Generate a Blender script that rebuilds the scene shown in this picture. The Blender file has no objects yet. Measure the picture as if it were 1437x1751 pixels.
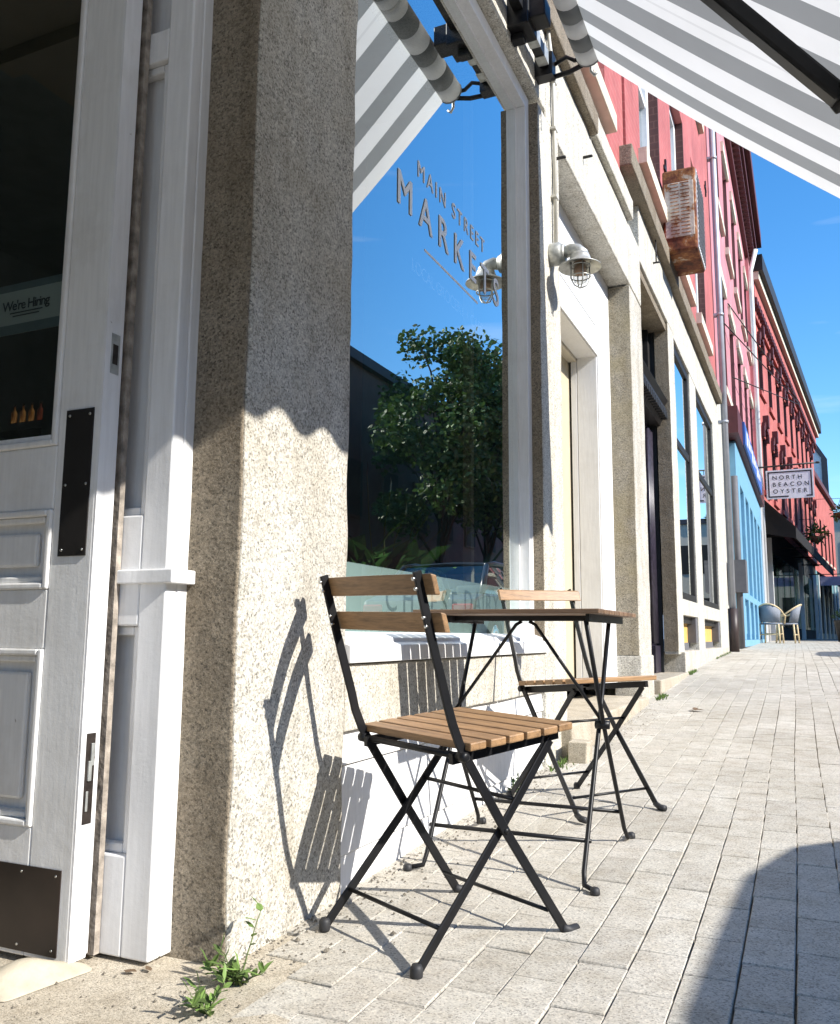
import bpy, bmesh, math, random
from mathutils import Vector, Matrix
random.seed(7)
S = bpy.context.scene
COL = S.collection
R = math.radians

# ------------------------------------------------------------------ camera
F, PITCH, ROLL, YAW = 1468.5, .14235, .00724, .42287
cy, sy, cp, sp = math.cos(YAW), math.sin(YAW), math.cos(PITCH), math.sin(PITCH)
fwd = Vector((-sy*cp, cy*cp, sp)); right = Vector((cy, sy, 0)); up = right.cross(fwd)
cr, sr = math.cos(ROLL), math.sin(ROLL)
r2 = right*cr + up*sr; u2 = up*cr - right*sr
cam = bpy.data.cameras.new('camera'); co = bpy.data.objects.new('camera', cam); COL.objects.link(co)
M = Matrix.Identity(4)
for i in range(3):
    M[i][0] = r2[i]; M[i][1] = u2[i]; M[i][2] = -fwd[i]
M[0][3], M[1][3], M[2][3] = 1.1, 0, .66
co.matrix_world = M
cam.sensor_fit = 'VERTICAL'; cam.sensor_height = 24; cam.lens = 24*F/1751
cam.clip_start = .05; cam.clip_end = 2000
S.camera = co

# ------------------------------------------------------------------ light
SUN = Vector((.803, -.095, .569)).normalized()
el = math.asin(SUN.z); az = math.atan2(SUN.x, SUN.y)
w = bpy.data.worlds.new('World'); S.world = w; w.use_nodes = True
nt = w.node_tree; nt.nodes.clear()
sky = nt.nodes.new('ShaderNodeTexSky'); sky.sky_type = 'NISHITA'; sky.sun_disc = False
sky.sun_elevation = el; sky.sun_rotation = az; sky.dust_density = .2; sky.ozone_density = 2.5; sky.air_density = 1.0; sky.altitude = 200
hs = nt.nodes.new('ShaderNodeHueSaturation'); hs.inputs['Saturation'].default_value = 1.32; hs.inputs['Value'].default_value = 1.4
tcw = nt.nodes.new('ShaderNodeTexCoord'); mpw = nt.nodes.new('ShaderNodeMapping'); mpw.inputs['Scale'].default_value = (2.0, 2.0, 14)
nzw = nt.nodes.new('ShaderNodeTexNoise'); nzw.inputs['Scale'].default_value = 1.6; nzw.inputs['Detail'].default_value = 6
rpw = nt.nodes.new('ShaderNodeValToRGB'); rpw.color_ramp.elements[0].position = .58; rpw.color_ramp.elements[1].position = .95
rpw.color_ramp.elements[1].color = (.55, .55, .55, 1)
mxw = nt.nodes.new('ShaderNodeMixRGB'); mxw.inputs[2].default_value = (7, 7.4, 8, 1)
bg = nt.nodes.new('ShaderNodeBackground'); bg.inputs['Strength'].default_value = .12
ow = nt.nodes.new('ShaderNodeOutputWorld')
L = nt.links.new
L(sky.outputs[0], hs.inputs['Color']); L(tcw.outputs['Generated'], mpw.inputs[0]); L(mpw.outputs[0], nzw.inputs[0]); L(nzw.outputs[0], rpw.inputs[0])
L(rpw.outputs[0], mxw.inputs[0]); L(hs.outputs[0], mxw.inputs[1]); L(mxw.outputs[0], bg.inputs[0]); L(bg.outputs[0], ow.inputs[0])
sl = bpy.data.lights.new('sun', 'SUN'); sl.energy = 5.0; sl.angle = R(.5); sl.color = (1, .955, .88)
so = bpy.data.objects.new('sun', sl); COL.objects.link(so); so.location = (20, -5, 20)
so.rotation_euler = SUN.to_track_quat('Z', 'Y').to_euler()
S.view_settings.view_transform = 'Standard'; S.view_settings.look = 'None'
S.view_settings.exposure = .72; S.view_settings.gamma = 1
S.cycles.max_bounces = 10; S.cycles.transparent_max_bounces = 16

# ------------------------------------------------------------------ materials
def newmat(n):
    m = bpy.data.materials.new(n); m.use_nodes = True
    t = m.node_tree; b = t.nodes['Principled BSDF']
    return m, t, b
def node(t, ty, **kw):
    n = t.nodes.new(ty)
    for k, v in kw.items():
        if k in n.inputs: n.inputs[k].default_value = v
        else: setattr(n, k, v)
    return n
def ramp(t, fac, stops):
    r = t.nodes.new('ShaderNodeValToRGB'); t.links.new(fac, r.inputs[0])
    e = r.color_ramp.elements
    while len(e) < len(stops): e.new(.5)
    for i, (p, c) in enumerate(stops):
        e[i].position = p; e[i].color = (*c, 1) if len(c) == 3 else c
    return r.outputs[0]
def mix(t, f, a, b, mode='MIX'):
    m = t.nodes.new('ShaderNodeMixRGB'); m.blend_type = mode
    for i, v in enumerate((f, a, b)):
        if hasattr(v, 'links'): t.links.new(v, m.inputs[i])
        elif i == 0: m.inputs[0].default_value = v
        else: m.inputs[i].default_value = (*v, 1)
    return m.outputs[0]
def noise(t, vec, scale, detail=4, rough=.55):
    n = node(t, 'ShaderNodeTexNoise'); n.inputs['Scale'].default_value = scale; n.inputs['Detail'].default_value = detail
    n.inputs['Roughness'].default_value = rough; t.links.new(vec, n.inputs['Vector']); return n.outputs[0]
def bump(t, b, h, strength, dist, prev=None):
    n = node(t, 'ShaderNodeBump'); n.inputs['Strength'].default_value = strength; n.inputs['Distance'].default_value = dist
    t.links.new(h, n.inputs['Height'])
    if prev: t.links.new(prev, n.inputs['Normal'])
    t.links.new(n.outputs[0], b.inputs['Normal']); return n.outputs[0]
def coord(t, scale=None, rot=None):
    g = node(t, 'ShaderNodeNewGeometry').outputs['Position'] if scale is None else None
    tc = t.nodes.new('ShaderNodeTexCoord').outputs['Object']
    if scale is None: return tc
    m = t.nodes.new('ShaderNodeMapping'); m.inputs['Scale'].default_value = scale
    if rot: m.inputs['Rotation'].default_value = rot
    t.links.new(tc, m.inputs[0]); return m.outputs[0]
def plain(n, col, rough=.6, metal=0, var=.12, vs=8, bs=0, bsc=60, spec=.5):
    m, t, b = newmat(n); c = coord(t)
    nz = noise(t, c, vs, 5)
    lo = tuple(x*(1-var) for x in col); hi = tuple(min(1, x*(1+var)) for x in col)
    t.links.new(ramp(t, nz, [(.3, lo), (.7, hi)]), b.inputs['Base Color'])
    b.inputs['Roughness'].default_value = rough; b.inputs['Metallic'].default_value = metal
    b.inputs['Specular IOR Level'].default_value = spec
    if bs: bump(t, b, noise(t, c, bsc, 4), bs, .01)
    return m
def oldpaint(n, col, chip=.66, dirt=.5):
    m, t, b = newmat(n); c = coord(t)
    n1 = noise(t, c, 34, 6, .7); n2 = noise(t, coord(t, (30, 30, 2.2)), 3, 5); n3 = noise(t, c, 5, 6, .65); n4 = noise(t, c, 140, 3)
    base = ramp(t, n2, [(.3, tuple(x*.9 for x in col)), (.65, col)])
    base = mix(t, dirt, base, ramp(t, n3, [(.34, (.62, .58, .52)), (.52, (1, 1, 1))]), 'MULTIPLY')
    base = mix(t, ramp(t, n1, [(chip, (0, 0, 0)), (chip+.02, (.8,)*3)]), base, (.20, .16, .12))
    t.links.new(base, b.inputs['Base Color']); b.inputs['Roughness'].default_value = .42
    k = bump(t, b, n2, .12, .003); k = bump(t, b, n1, .22, .004, k); bump(t, b, n4, .1, .001, k); return m
def grains(t, c, scale):
    v = node(t, 'ShaderNodeTexVoronoi'); v.inputs['Scale'].default_value = scale; v.inputs['Randomness'].default_value = 1
    # the lookup is jittered so that grains are ragged, not cells
    j = node(t, 'ShaderNodeTexNoise'); j.inputs['Scale'].default_value = scale*2.2; j.inputs['Detail'].default_value = 1; t.links.new(c, j.inputs['Vector'])
    mm = node(t, 'ShaderNodeVectorMath', operation='MULTIPLY_ADD'); t.links.new(j.outputs['Color'], mm.inputs[0]); mm.inputs[1].default_value = (.9/scale,)*3; t.links.new(c, mm.inputs[2])
    t.links.new(mm.outputs[0], v.inputs['Vector'])
    sp = t.nodes.new('ShaderNodeSeparateXYZ'); t.links.new(v.outputs['Color'], sp.inputs[0]); return sp.outputs[0], v.outputs['Distance']
def granite(n, col, stain=(.30, .22, .12), amt=.5, bs=.5, fine=1.0):
    m, t, b = newmat(n); c = coord(t)
    g1, d1 = grains(t, c, 190*fine); g2, d2 = grains(t, c, 360*fine); s3 = noise(t, c, 3.2, 5); s4 = noise(t, c, 1.1, 4); s6 = noise(t, c, 16, 5)
    k = lambda q: tuple(min(.86, x*q) for x in col)
    base = ramp(t, g1, [(0, k(.14)), (.10, k(.2)), (.18, k(.58)), (.42, k(.82)), (.62, k(1.05)), (.82, k(1.22)), (1, k(1.5))])
    base = mix(t, .42, base, ramp(t, g2, [(0, k(.1)), (.14, k(.35)), (.4, k(.9)), (.75, k(1.15)), (1, k(1.5))]))
    base = mix(t, .4, base, ramp(t, s6, [(.34, (.72, .70, .66)), (.6, (1.08, 1.08, 1.08))]), 'MULTIPLY')
    base = mix(t, ramp(t, s3, [(.45, (0, 0, 0)), (.78, (amt*.8,)*3)]), base, stain, 'MIX')
    base = mix(t, ramp(t, s4, [(.35, (0, 0, 0)), (.7, (.22,)*3)]), base, tuple(x*.9 for x in col[:2]) + (col[2]*.8,), 'MIX')
    cs = coord(t, (9, 9, .8)); st_ = noise(t, cs, 1.0, 5, .6)
    base = mix(t, .5, base, ramp(t, st_, [(.36, (.66, .62, .56)), (.55, (1, 1, 1))]), 'MULTIPLY')
    t.links.new(base, b.inputs['Base Color']); b.inputs['Roughness'].default_value = .85
    n1 = bump(t, b, g2, bs*.5, .0025); n2 = bump(t, b, g1, bs*.7, .004, n1); bump(t, b, noise(t, c, 45, 5, .7), bs, .010, n2)
    return m
def brick(n, col, mort, sc=1.0, bs=.5):
    m, t, b = newmat(n); tc = t.nodes.new('ShaderNodeTexCoord').outputs['Object']
    sx = t.nodes.new('ShaderNodeSeparateXYZ'); t.links.new(tc, sx.inputs[0])
    ad = node(t, 'ShaderNodeMath', operation='ADD'); t.links.new(sx.outputs[0], ad.inputs[0]); t.links.new(sx.outputs[1], ad.inputs[1])
    cx = t.nodes.new('ShaderNodeCombineXYZ'); t.links.new(ad.outputs[0], cx.inputs[0]); t.links.new(sx.outputs[2], cx.inputs[1])
    bt = t.nodes.new('ShaderNodeTexBrick'); t.links.new(cx.outputs[0], bt.inputs['Vector'])
    for k, v in (('Scale', 1/sc), ('Brick Width', .215), ('Row Height', .075), ('Mortar Size', .006), ('Bias', 0)): bt.inputs[k].default_value = v
    bt.inputs['Color1'].default_value = (*col, 1); bt.inputs['Color2'].default_value = (*[x*.82 for x in col], 1); bt.inputs['Mortar'].default_value = (*mort, 1)
    nz = noise(t, tc, 1.3, 6)
    c = mix(t, .4, bt.outputs['Color'], ramp(t, nz, [(.3, tuple(x*.55 for x in col)), (.7, tuple(min(1, x*1.3+.04) for x in col))]))
    c = mix(t, .5, c, ramp(t, noise(t, coord(t, (3, 3, .35)), 1.5, 6, .65), [(.35, (.7, .66, .64)), (.58, (1.03, 1.03, 1.03))]), 'MULTIPLY')
    t.links.new(c, b.inputs['Base Color']); b.inputs['Roughness'].default_value = .75
    inv = node(t, 'ShaderNodeMath', operation='SUBTRACT'); inv.inputs[0].default_value = 1; t.links.new(bt.outputs['Fac'], inv.inputs[1])
    bump(t, b, inv.outputs[0], bs, .008)
    return m
def woodmat(n, col, axis):
    m, t, b = newmat(n)
    sc = [14, 14, 14]; sc[axis] = 1.2
    c = coord(t, sc)
    g = noise(t, c, 5, 8, .65); g2 = noise(t, c, 22, 4)
    base = ramp(t, g, [(.28, tuple(x*.42 for x in col)), (.5, col), (.72, tuple(min(1, x*1.5) for x in col))])
    base = mix(t, .35, base, ramp(t, g2, [(.35, tuple(x*.45 for x in col)), (.6, tuple(x*1.2 for x in col))]))
    rnd = node(t, 'ShaderNodeAttribute', attribute_name='rnd')
    base = mix(t, 1.0, base, ramp(t, rnd.outputs['Fac'], [(0, (.72, .70, .68)), (1, (1.15, 1.12, 1.1))]), 'MULTIPLY')
    t.links.new(base, b.inputs['Base Color']); b.inputs['Roughness'].default_value = .5
    bump(t, b, g2, .25, .002)
    return m
def glassmat(n, refl=1.0, tint=(.93, .97, .95), minr=.06, ior=2.0):
    m, t, b = newmat(n); t.nodes.remove(b)
    fr = node(t, 'ShaderNodeLayerWeight'); fr.inputs['Blend'].default_value = .5
    pw = node(t, 'ShaderNodeMath', operation='POWER'); t.links.new(fr.outputs['Facing'], pw.inputs[0]); pw.inputs[1].default_value = ior
    mm = node(t, 'ShaderNodeMath', operation='MULTIPLY_ADD'); t.links.new(pw.outputs[0], mm.inputs[0]); mm.inputs[1].default_value = refl; mm.inputs[2].default_value = minr
    mm.use_clamp = True
    tr = node(t, 'ShaderNodeBsdfTransparent'); tr.inputs[0].default_value = (*tint, 1)
    gl = node(t, 'ShaderNodeBsdfGlossy'); gl.inputs['Roughness'].default_value = 0.0; gl.inputs[0].default_value = (.95, .98, .97, 1)
    tc = t.nodes.new('ShaderNodeTexCoord').outputs['Object']
    bp = node(t, 'ShaderNodeBump'); bp.inputs['Strength'].default_value = .02; bp.inputs['Distance'].default_value = .02
    t.links.new(noise(t, tc, 1.3, 1), bp.inputs['Height']); t.links.new(bp.outputs[0], gl.inputs['Normal'])
    ms = node(t, 'ShaderNodeMixShader'); t.links.new(mm.outputs[0], ms.inputs[0]); t.links.new(tr.outputs[0], ms.inputs[1]); t.links.new(gl.outputs[0], ms.inputs[2])
    t.links.new(ms.outputs[0], t.nodes['Material Output'].inputs[0]); return m
def emit(n, col, st):
    m, t, b = newmat(n); b.inputs['Emission Color'].default_value = (*col, 1); b.inputs['Emission Strength'].default_value = st
    b.inputs['Base Color'].default_value = (*col, 1); return m
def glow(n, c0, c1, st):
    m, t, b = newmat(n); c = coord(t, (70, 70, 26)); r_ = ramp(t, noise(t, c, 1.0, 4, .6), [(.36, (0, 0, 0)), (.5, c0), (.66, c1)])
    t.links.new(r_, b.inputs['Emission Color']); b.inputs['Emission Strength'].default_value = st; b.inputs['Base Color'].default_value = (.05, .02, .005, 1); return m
def leafmat(n, col, attr='rnd'):
    m, t, b = newmat(n)
    at = node(t, 'ShaderNodeAttribute', attribute_name=attr)
    c = ramp(t, at.outputs['Fac'], [(0, tuple(x*.55 for x in col)), (.6, col), (1, tuple(min(1, x*1.7) for x in col))])
    t.links.new(c, b.inputs['Base Color']); b.inputs['Roughness'].default_value = .55
    tl = node(t, 'ShaderNodeBsdfTranslucent'); t.links.new(c, tl.inputs[0])
    ms = node(t, 'ShaderNodeMixShader'); ms.inputs[0].default_value = .22
    t.links.new(b.outputs[0], ms.inputs[1]); t.links.new(tl.outputs[0], ms.inputs[2]); t.links.new(ms.outputs[0], t.nodes['Material Output'].inputs[0])
    return m
def fabric(n):
    m, t, b = newmat(n); tc = t.nodes.new('ShaderNodeTexCoord').outputs['Object']
    at = node(t, 'ShaderNodeAttribute', attribute_name='rnd')
    nz = noise(t, tc, 4, 4)
    c = ramp(t, at.outputs['Fac'], [(0, (.74, .75, .75)), (.45, (.74, .75, .75)), (.55, (.25, .262, .268)), (1, (.25, .262, .268))])
    c = mix(t, .35, c, ramp(t, nz, [(.3, (.8, .8, .79)), (.7, (1, 1, 1))]), 'MULTIPLY')
    t.links.new(c, b.inputs['Base Color']); b.inputs['Roughness'].default_value = .85
    tl = node(t, 'ShaderNodeBsdfTranslucent'); t.links.new(c, tl.inputs[0])
    ms = node(t, 'ShaderNodeMixShader'); ms.inputs[0].default_value = .36
    t.links.new(b.outputs[0], ms.inputs[1]); t.links.new(tl.outputs[0], ms.inputs[2]); t.links.new(ms.outputs[0], t.nodes['Material Output'].inputs[0])
    return m
def pavermat():
    m, t, b = newmat('concrete_paver'); c = coord(t)
    at = node(t, 'ShaderNodeAttribute', attribute_name='rnd')
    base = ramp(t, at.outputs['Fac'], [(0, (.42, .395, .35)), (.3, (.455, .43, .38)), (.55, (.47, .44, .39)), (.8, (.475, .45, .40)), (1, (.50, .475, .425))])
    n1, _d = grains(t, c, 300); n2 = noise(t, c, 14, 5); n3 = noise(t, c, 1.6, 4)
    base = mix(t, 1, base, ramp(t, n1, [(0, (.5, .5, .5)), (.12, (.7, .7, .7)), (.3, (.95, .95, .95)), (.75, (1.06, 1.06, 1.05)), (1, (1.3, 1.28, 1.25))]), 'MULTIPLY')
    base = mix(t, .8, base, ramp(t, n2, [(.3, (.80, .77, .72)), (.6, (1.03, 1.03, 1.03))]), 'MULTIPLY')
    base = mix(t, .8, base, ramp(t, n3, [(.3, (.84, .82, .78)), (.65, (1.05, 1.05, 1.05))]), 'MULTIPLY')
    t.links.new(base, b.inputs['Base Color']); b.inputs['Roughness'].default_value = .9
    n5 = noise(t, c, 4.5, 7, .7)
    base = mix(t, ramp(t, n5, [(.62, (0, 0, 0)), (.72, (.35,)*3)]), base, (.19, .165, .14))
    t.links.new(base, b.inputs['Base Color'])
    n = bump(t, b, n1, .5, .002); bump(t, b, n2, .5, .004, n); return m
def ruststeel(name='rusty_steel', sh=0):
    m, t, b = newmat(name); c = coord(t)
    n1 = noise(t, c, 5, 8, .7); n2 = noise(t, c, 30, 5)
    base = ramp(t, n1, [(.36-sh*1.1, (.05, .016, .008)), (.48-sh, (.16, .045, .018)), (.57-sh, (.32, .13, .04)), (.63-sh, (.50, .43, .35)), (.8-sh, (.62, .58, .52))])
    base = mix(t, .4, base, ramp(t, n2, [(.3, (.4, .3, .25)), (.6, (1, 1, 1))]), 'MULTIPLY')
    t.links.new(base, b.inputs['Base Color']); b.inputs['Roughness'].default_value = .85; bump(t, b, n2, .5, .01); return m

MT = dict(
 granite=granite('granite', (.56, .535, .48), stain=(.33, .26, .15), amt=.45), granite_l=granite('pale_granite', (.62, .595, .53), amt=.18, bs=.25),
 granite_b=granite('granite_blocks', (.57, .54, .48), amt=.25, bs=.22),
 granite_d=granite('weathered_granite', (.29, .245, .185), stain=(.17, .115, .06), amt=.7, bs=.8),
 white=oldpaint('white_paint', (.80, .80, .80), .78, .16), white_old=oldpaint('old_white_paint', (.80, .80, .79), .72, .28),
 white_edge=oldpaint('chipped_white_paint', (.79, .79, .80), .67, .3),
 offwhite=plain('cream_paint', (.62, .57, .46), .6, var=.05), beige=plain('beige_paint', (.48, .42, .30), .7, var=.06),
 seal=plain('weathered_seal', (.30, .26, .22), .8, var=.5, vs=30, bs=.4), black=plain('black_metal', (.008, .008, .009), .42, var=.3, vs=20, spec=.3),
 blackmatte=plain('black_paint', (.014, .012, .011), .55, var=.4, vs=10), kick=plain('brown_black_plate', (.022, .014, .011), .35, var=.5, vs=7),
 screw=plain('screw_steel', (.6, .6, .58), .3, 1, .05), galv=plain('galvanised_steel', (.46, .47, .45), .5, .7, .25, 40),
 conduit=plain('painted_conduit', (.55, .53, .47), .5, .2, .1), lockmetal=plain('dark_lock_metal', (.05, .04, .035), .4, .6, .5, 40),
 brickr=brick('red_painted_brick', (.46, .115, .105), (.50, .19, .17)), brickp=brick('pink_painted_brick', (.56, .22, .245), (.52, .20, .22), bs=.15),
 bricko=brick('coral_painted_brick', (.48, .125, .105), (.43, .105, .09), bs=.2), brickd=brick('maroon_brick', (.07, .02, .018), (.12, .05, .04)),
 brickb=brick('brown_brick', (.085, .05, .04), (.10, .08, .065)),
 cream=plain('cream_stone', (.60, .55, .44), .8, var=.1, bs=.2), maroon=plain('maroon_paint', (.09, .02, .022), .6), purple=plain('dark_purple_paint', (.026, .021, .035), .35, var=.5, vs=25),
 blue=plain('sky_blue_paint', (.17, .37, .52), .5, var=.08), navy=plain('navy_canvas', (.012, .014, .035), .9), darkcanvas=plain('black_canvas', (.008, .006, .006), .95),
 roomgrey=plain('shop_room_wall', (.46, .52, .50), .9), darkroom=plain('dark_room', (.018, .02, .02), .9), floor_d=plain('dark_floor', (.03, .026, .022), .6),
 teal=plain('teal_paint', (.12, .25, .27), .5), greyside=plain('grey_siding', (.66, .69, .74), .7), darkside=plain('charcoal_siding', (.03, .035, .05), .7),
 pipe=plain('grey_pipe', (.42, .43, .46), .4, .3, .1), pipeb=plain('brown_pipe', (.035, .022, .02), .5), asphalt=plain('asphalt', (.05, .05, .052), .9, var=.25, vs=60, bs=.5, bsc=200),
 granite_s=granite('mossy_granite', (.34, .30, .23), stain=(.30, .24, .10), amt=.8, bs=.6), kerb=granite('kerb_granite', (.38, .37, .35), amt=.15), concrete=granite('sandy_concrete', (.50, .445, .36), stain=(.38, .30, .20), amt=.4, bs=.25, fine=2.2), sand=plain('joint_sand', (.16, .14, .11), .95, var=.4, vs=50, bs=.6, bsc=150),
 wood_d=woodmat('weathered_acacia', (.20, .125, .075), 0), wood=woodmat('oiled_acacia', (.31, .185, .09), 0), rubber=plain('black_rubber', (.02, .02, .022), .6), rubber_c=plain('cream_rubber', (.44, .39, .30), .7, var=.16, vs=25, bs=.2, bsc=60),
 glass=glassmat('shop_glass', 1.35, (.86, .93, .90), .20), glass_d=glassmat('door_glass', .5, (.5, .55, .53), .05, 2.2), glass_w=glassmat('upper_glass', 1.0, (.5, .55, .55), .1),
 film=plain('frosted_film', (.50, .60, .60), .6, var=.03), cut=plain('cut_lettering', (.25, .32, .32), .6), letter=plain('white_vinyl', (.92, .92, .92), .4, var=.01),
 paper=plain('pale_paper', (.55, .60, .60), .7, var=.04), paperb=plain('blue_paper_band', (.16, .22, .25), .7), ink=plain('dark_ink', (.02, .03, .05), .6),
 paver=pavermat(), rust=ruststeel(), rust_l=ruststeel('rust_streaked_white_steel', .17), fabric=fabric('striped_canvas'), leaf=leafmat('leaf_green', (.13, .21, .05)), leafl=leafmat('lily_leaf', (.06, .15, .035)), leafd=leafmat('dark_leaf', (.03, .075, .018)), tree=leafmat('tree_leaf', (.05, .10, .02)),
 stem=plain('stem', (.12, .16, .05), .6), bark=plain('bark', (.03, .024, .018), .9, bs=.6, bsc=15), deadleaf=plain('dead_leaf', (.14, .09, .05), .8), spathe=plain('pale_spathe', (.6, .62, .5), .6), spadix=plain('dried_flower', (.05, .03, .02), .8),
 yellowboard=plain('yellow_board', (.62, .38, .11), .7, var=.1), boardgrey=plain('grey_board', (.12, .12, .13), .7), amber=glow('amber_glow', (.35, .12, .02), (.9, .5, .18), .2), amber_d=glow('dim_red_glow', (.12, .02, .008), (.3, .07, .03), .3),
 bulbglass=glassmat('lamp_glass', .8, (.8, .8, .78), .06, 2.5), lampholder=plain('copper_holder', (.42, .26, .18), .5, .3), terracotta=plain('terracotta', (.35, .16, .09), .8),
 signwhite=plain('sign_white', (.72, .70, .72), .5, var=.03), signblack=plain('sign_black', (.015, .014, .02), .5), signblue=plain('sign_blue', (.05, .13, .42), .5), lavender=plain('pale_lavender', (.42, .42, .58), .6),
 rattan=plain('rattan', (.62, .48, .28), .6, var=.3, vs=40), weave=plain('grey_weave', (.20, .22, .26), .7, var=.4, vs=80), carpaint=plain('dark_grey_car_paint', (.02, .022, .025), .3, .0, .04), chrome=plain('chrome', (.6, .6, .6), .15, 1, .02), tyre=plain('tyre', (.018, .018, .018), .8), carglass=glassmat('car_glass', .6, (.72, .85, .78), .03, 2.5), redlens=plain('red_lens', (.3, .02, .02), .2), headlens=plain('clear_lens', (.6, .6, .6), .15), leather=plain('seat_cloth', (.05, .05, .05), .8),
)

# ------------------------------------------------------------------ mesh helpers
class MB:
    def __init__(s): s.v = []; s.f = []; s.rn = []; s.sm = []
    def add(s, vs, fs, rn=None, smooth=False):
        o = len(s.v); s.v += [Vector(v) for v in vs]
        rn = random.random() if rn is None else rn
        for f in fs: s.f.append([i+o for i in f]); s.rn.append(rn); s.sm.append(smooth)
        return s
    def box(s, a, b, rn=None, tilt=0):
        x0, y0, z0 = [min(p, q) for p, q in zip(a, b)]; x1, y1, z1 = [max(p, q) for p, q in zip(a, b)]
        vs = [(x0,y0,z0),(x1,y0,z0),(x1,y1,z0),(x0,y1,z0),(x0,y0,z1),(x1,y0,z1),(x1,y1,z1),(x0,y1,z1)]
        return s.add(vs, [(0,3,2,1),(4,5,6,7),(0,1,5,4),(1,2,6,5),(2,3,7,6),(3,0,4,7)], rn)
    def prism(s, poly, axis, a, b, rn=None):
        # poly 2D in the two other axes (cyclic order), extruded on axis from a to b
        n = len(poly)
        def mk(p, t):
            if axis == 0: return (t, p[0], p[1])
            if axis == 1: return (p[0], t, p[1])
            return (p[0], p[1], t)
        vs = [mk(p, a) for p in poly] + [mk(p, b) for p in poly]
        fs = [tuple(range(n-1, -1, -1)), tuple(range(n, 2*n))] + [(i, (i+1) % n, n+(i+1) % n, n+i) for i in range(n)]
        return s.add(vs, fs, rn)
    def tube(s, pts, r, seg=8, rn=None, flat=None, caps=True):
        pts = [Vector(p) for p in pts]; rs = r if isinstance(r, (list, tuple)) else [r]*len(pts)
        vs = []; fs = []; prev = None
        for i, p in enumerate(pts):
            d = (pts[min(i+1, len(pts)-1)] - pts[max(i-1, 0)]).normalized()
            if prev is None:
                a = Vector((0, 0, 1)) if abs(d.z) < .9 else Vector((1, 0, 0))
                if flat is not None: a = Vector(flat[0])
                u = (a - d*a.dot(d)).normalized()
            else: u = (prev - d*prev.dot(d)).normalized()
            if flat is not None:
                a = Vector(flat[0]); u = (a - d*a.dot(d)).normalized()
            prev = u; v = d.cross(u)
            for k in range(seg):
                if flat is not None:
                    cx, cyy = ((-1,-1),(1,-1),(1,1),(-1,1))[k]
                    vs.append(p + u*cx*flat[1]/2 + v*cyy*flat[2]/2)
                else:
                    an = 2*math.pi*k/seg; vs.append(p + (u*math.cos(an) + v*math.sin(an))*rs[i])
        for i in range(len(pts)-1):
            for k in range(seg):
                fs.append((i*seg+k, i*seg+(k+1) % seg, (i+1)*seg+(k+1) % seg, (i+1)*seg+k))
        if caps: fs.append(tuple(range(seg-1, -1, -1))); fs.append(tuple((len(pts)-1)*seg+k for k in range(seg)))
        return s.add(vs, fs, rn, smooth=flat is None)
    def flatbar(s, pts, a, wa, wb, rn=None): return s.tube(pts, 0, 4, rn, (a, wa, wb))
    def lathe(s, prof, c, axis='z', seg=24, rn=None):
        c = Vector(c); vs = []; fs = []
        for (r, h) in prof:
            for k in range(seg):
                an = 2*math.pi*k/seg; x, y = r*math.cos(an), r*math.sin(an)
                vs.append(c + (Vector((x, y, h)) if axis == 'z' else Vector((h, x, y)) if axis == 'x' else Vector((y, h, x))))
        for i in range(len(prof)-1):
            for k in range(seg): fs.append((i*seg+k, i*seg+(k+1) % seg, (i+1)*seg+(k+1) % seg, (i+1)*seg+k))
        fs.append(tuple(range(seg-1, -1, -1))); fs.append(tuple((len(prof)-1)*seg+k for k in range(seg)))
        return s.add(vs, fs, rn, smooth=True)
    def leafq(s, p, d, n, l, wd, rn=None):
        d = Vector(d).normalized(); n = Vector(n); sd = d.cross(n)
        if sd.length < 1e-4: sd = d.cross(Vector((1, .3, .2)))
        sd.normalize(); n = sd.cross(d); p = Vector(p)
        return s.add([p, p+d*l*.35+sd*wd*.5-n*l*.04, p+d*l*.7+sd*wd*.38-n*l*.02, p+d*l-n*l*.1, p+d*l*.7-sd*wd*.38-n*l*.02, p+d*l*.35-sd*wd*.5-n*l*.04], [(0,1,2,3),(0,3,4,5)], rn)

OFF = {}
def setp(o, label=None, cat=None, group=None, kind=None):
    for k, v in (('label', label), ('category', cat), ('group', group), ('kind', kind)):
        if v: o[k] = v
    return o
def thing(name, label, cat, loc=(0,0,0), rz=0, group=None, local=False):
    o = bpy.data.objects.new(name, None); COL.objects.link(o); o.empty_display_size = .1
    o.location = loc; o.rotation_euler = (0, 0, rz); setp(o, label, cat, group)
    OFF[o] = Vector((0,0,0)) if local or rz else Vector(loc)
    return o
def build(name, mb, mat, parent=None, label=None, bevel=0, seg=2, loc=None, sub=0):
    off = OFF[parent] if parent else Vector(loc or (0,0,0))
    me = bpy.data.meshes.new(name); me.from_pydata([v-off for v in mb.v], [], mb.f); me.update()
    at = me.attributes.new('rnd', 'FLOAT', 'FACE'); at.data.foreach_set('value', mb.rn)
    me.polygons.foreach_set('use_smooth', mb.sm)
    me.materials.append(MT[mat] if isinstance(mat, str) else mat)
    bm = bmesh.new(); bm.from_mesh(me); bmesh.ops.recalc_face_normals(bm, faces=bm.faces); bm.to_mesh(me); bm.free()
    o = bpy.data.objects.new(name, me); COL.objects.link(o)
    if parent: o.parent = parent; OFF[o] = off
    else: o.location = off; OFF[o] = off
    if label: o['label'] = label
    if bevel:
        b = o.modifiers.new('bevel', 'BEVEL'); b.width = bevel; b.segments = seg; b.limit_method = 'ANGLE'; b.harden_normals = False
    return o
def solo(name, mb, mat, label, cat, loc, group=None, bevel=0):
    o = build(name, mb, mat, None, None, bevel, loc=loc); return setp(o, label, cat, group)
def struct(name, mb, mat, bevel=0):
    o = build(name, mb, mat, None, None, bevel); o['kind'] = 'structure'; return o
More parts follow.
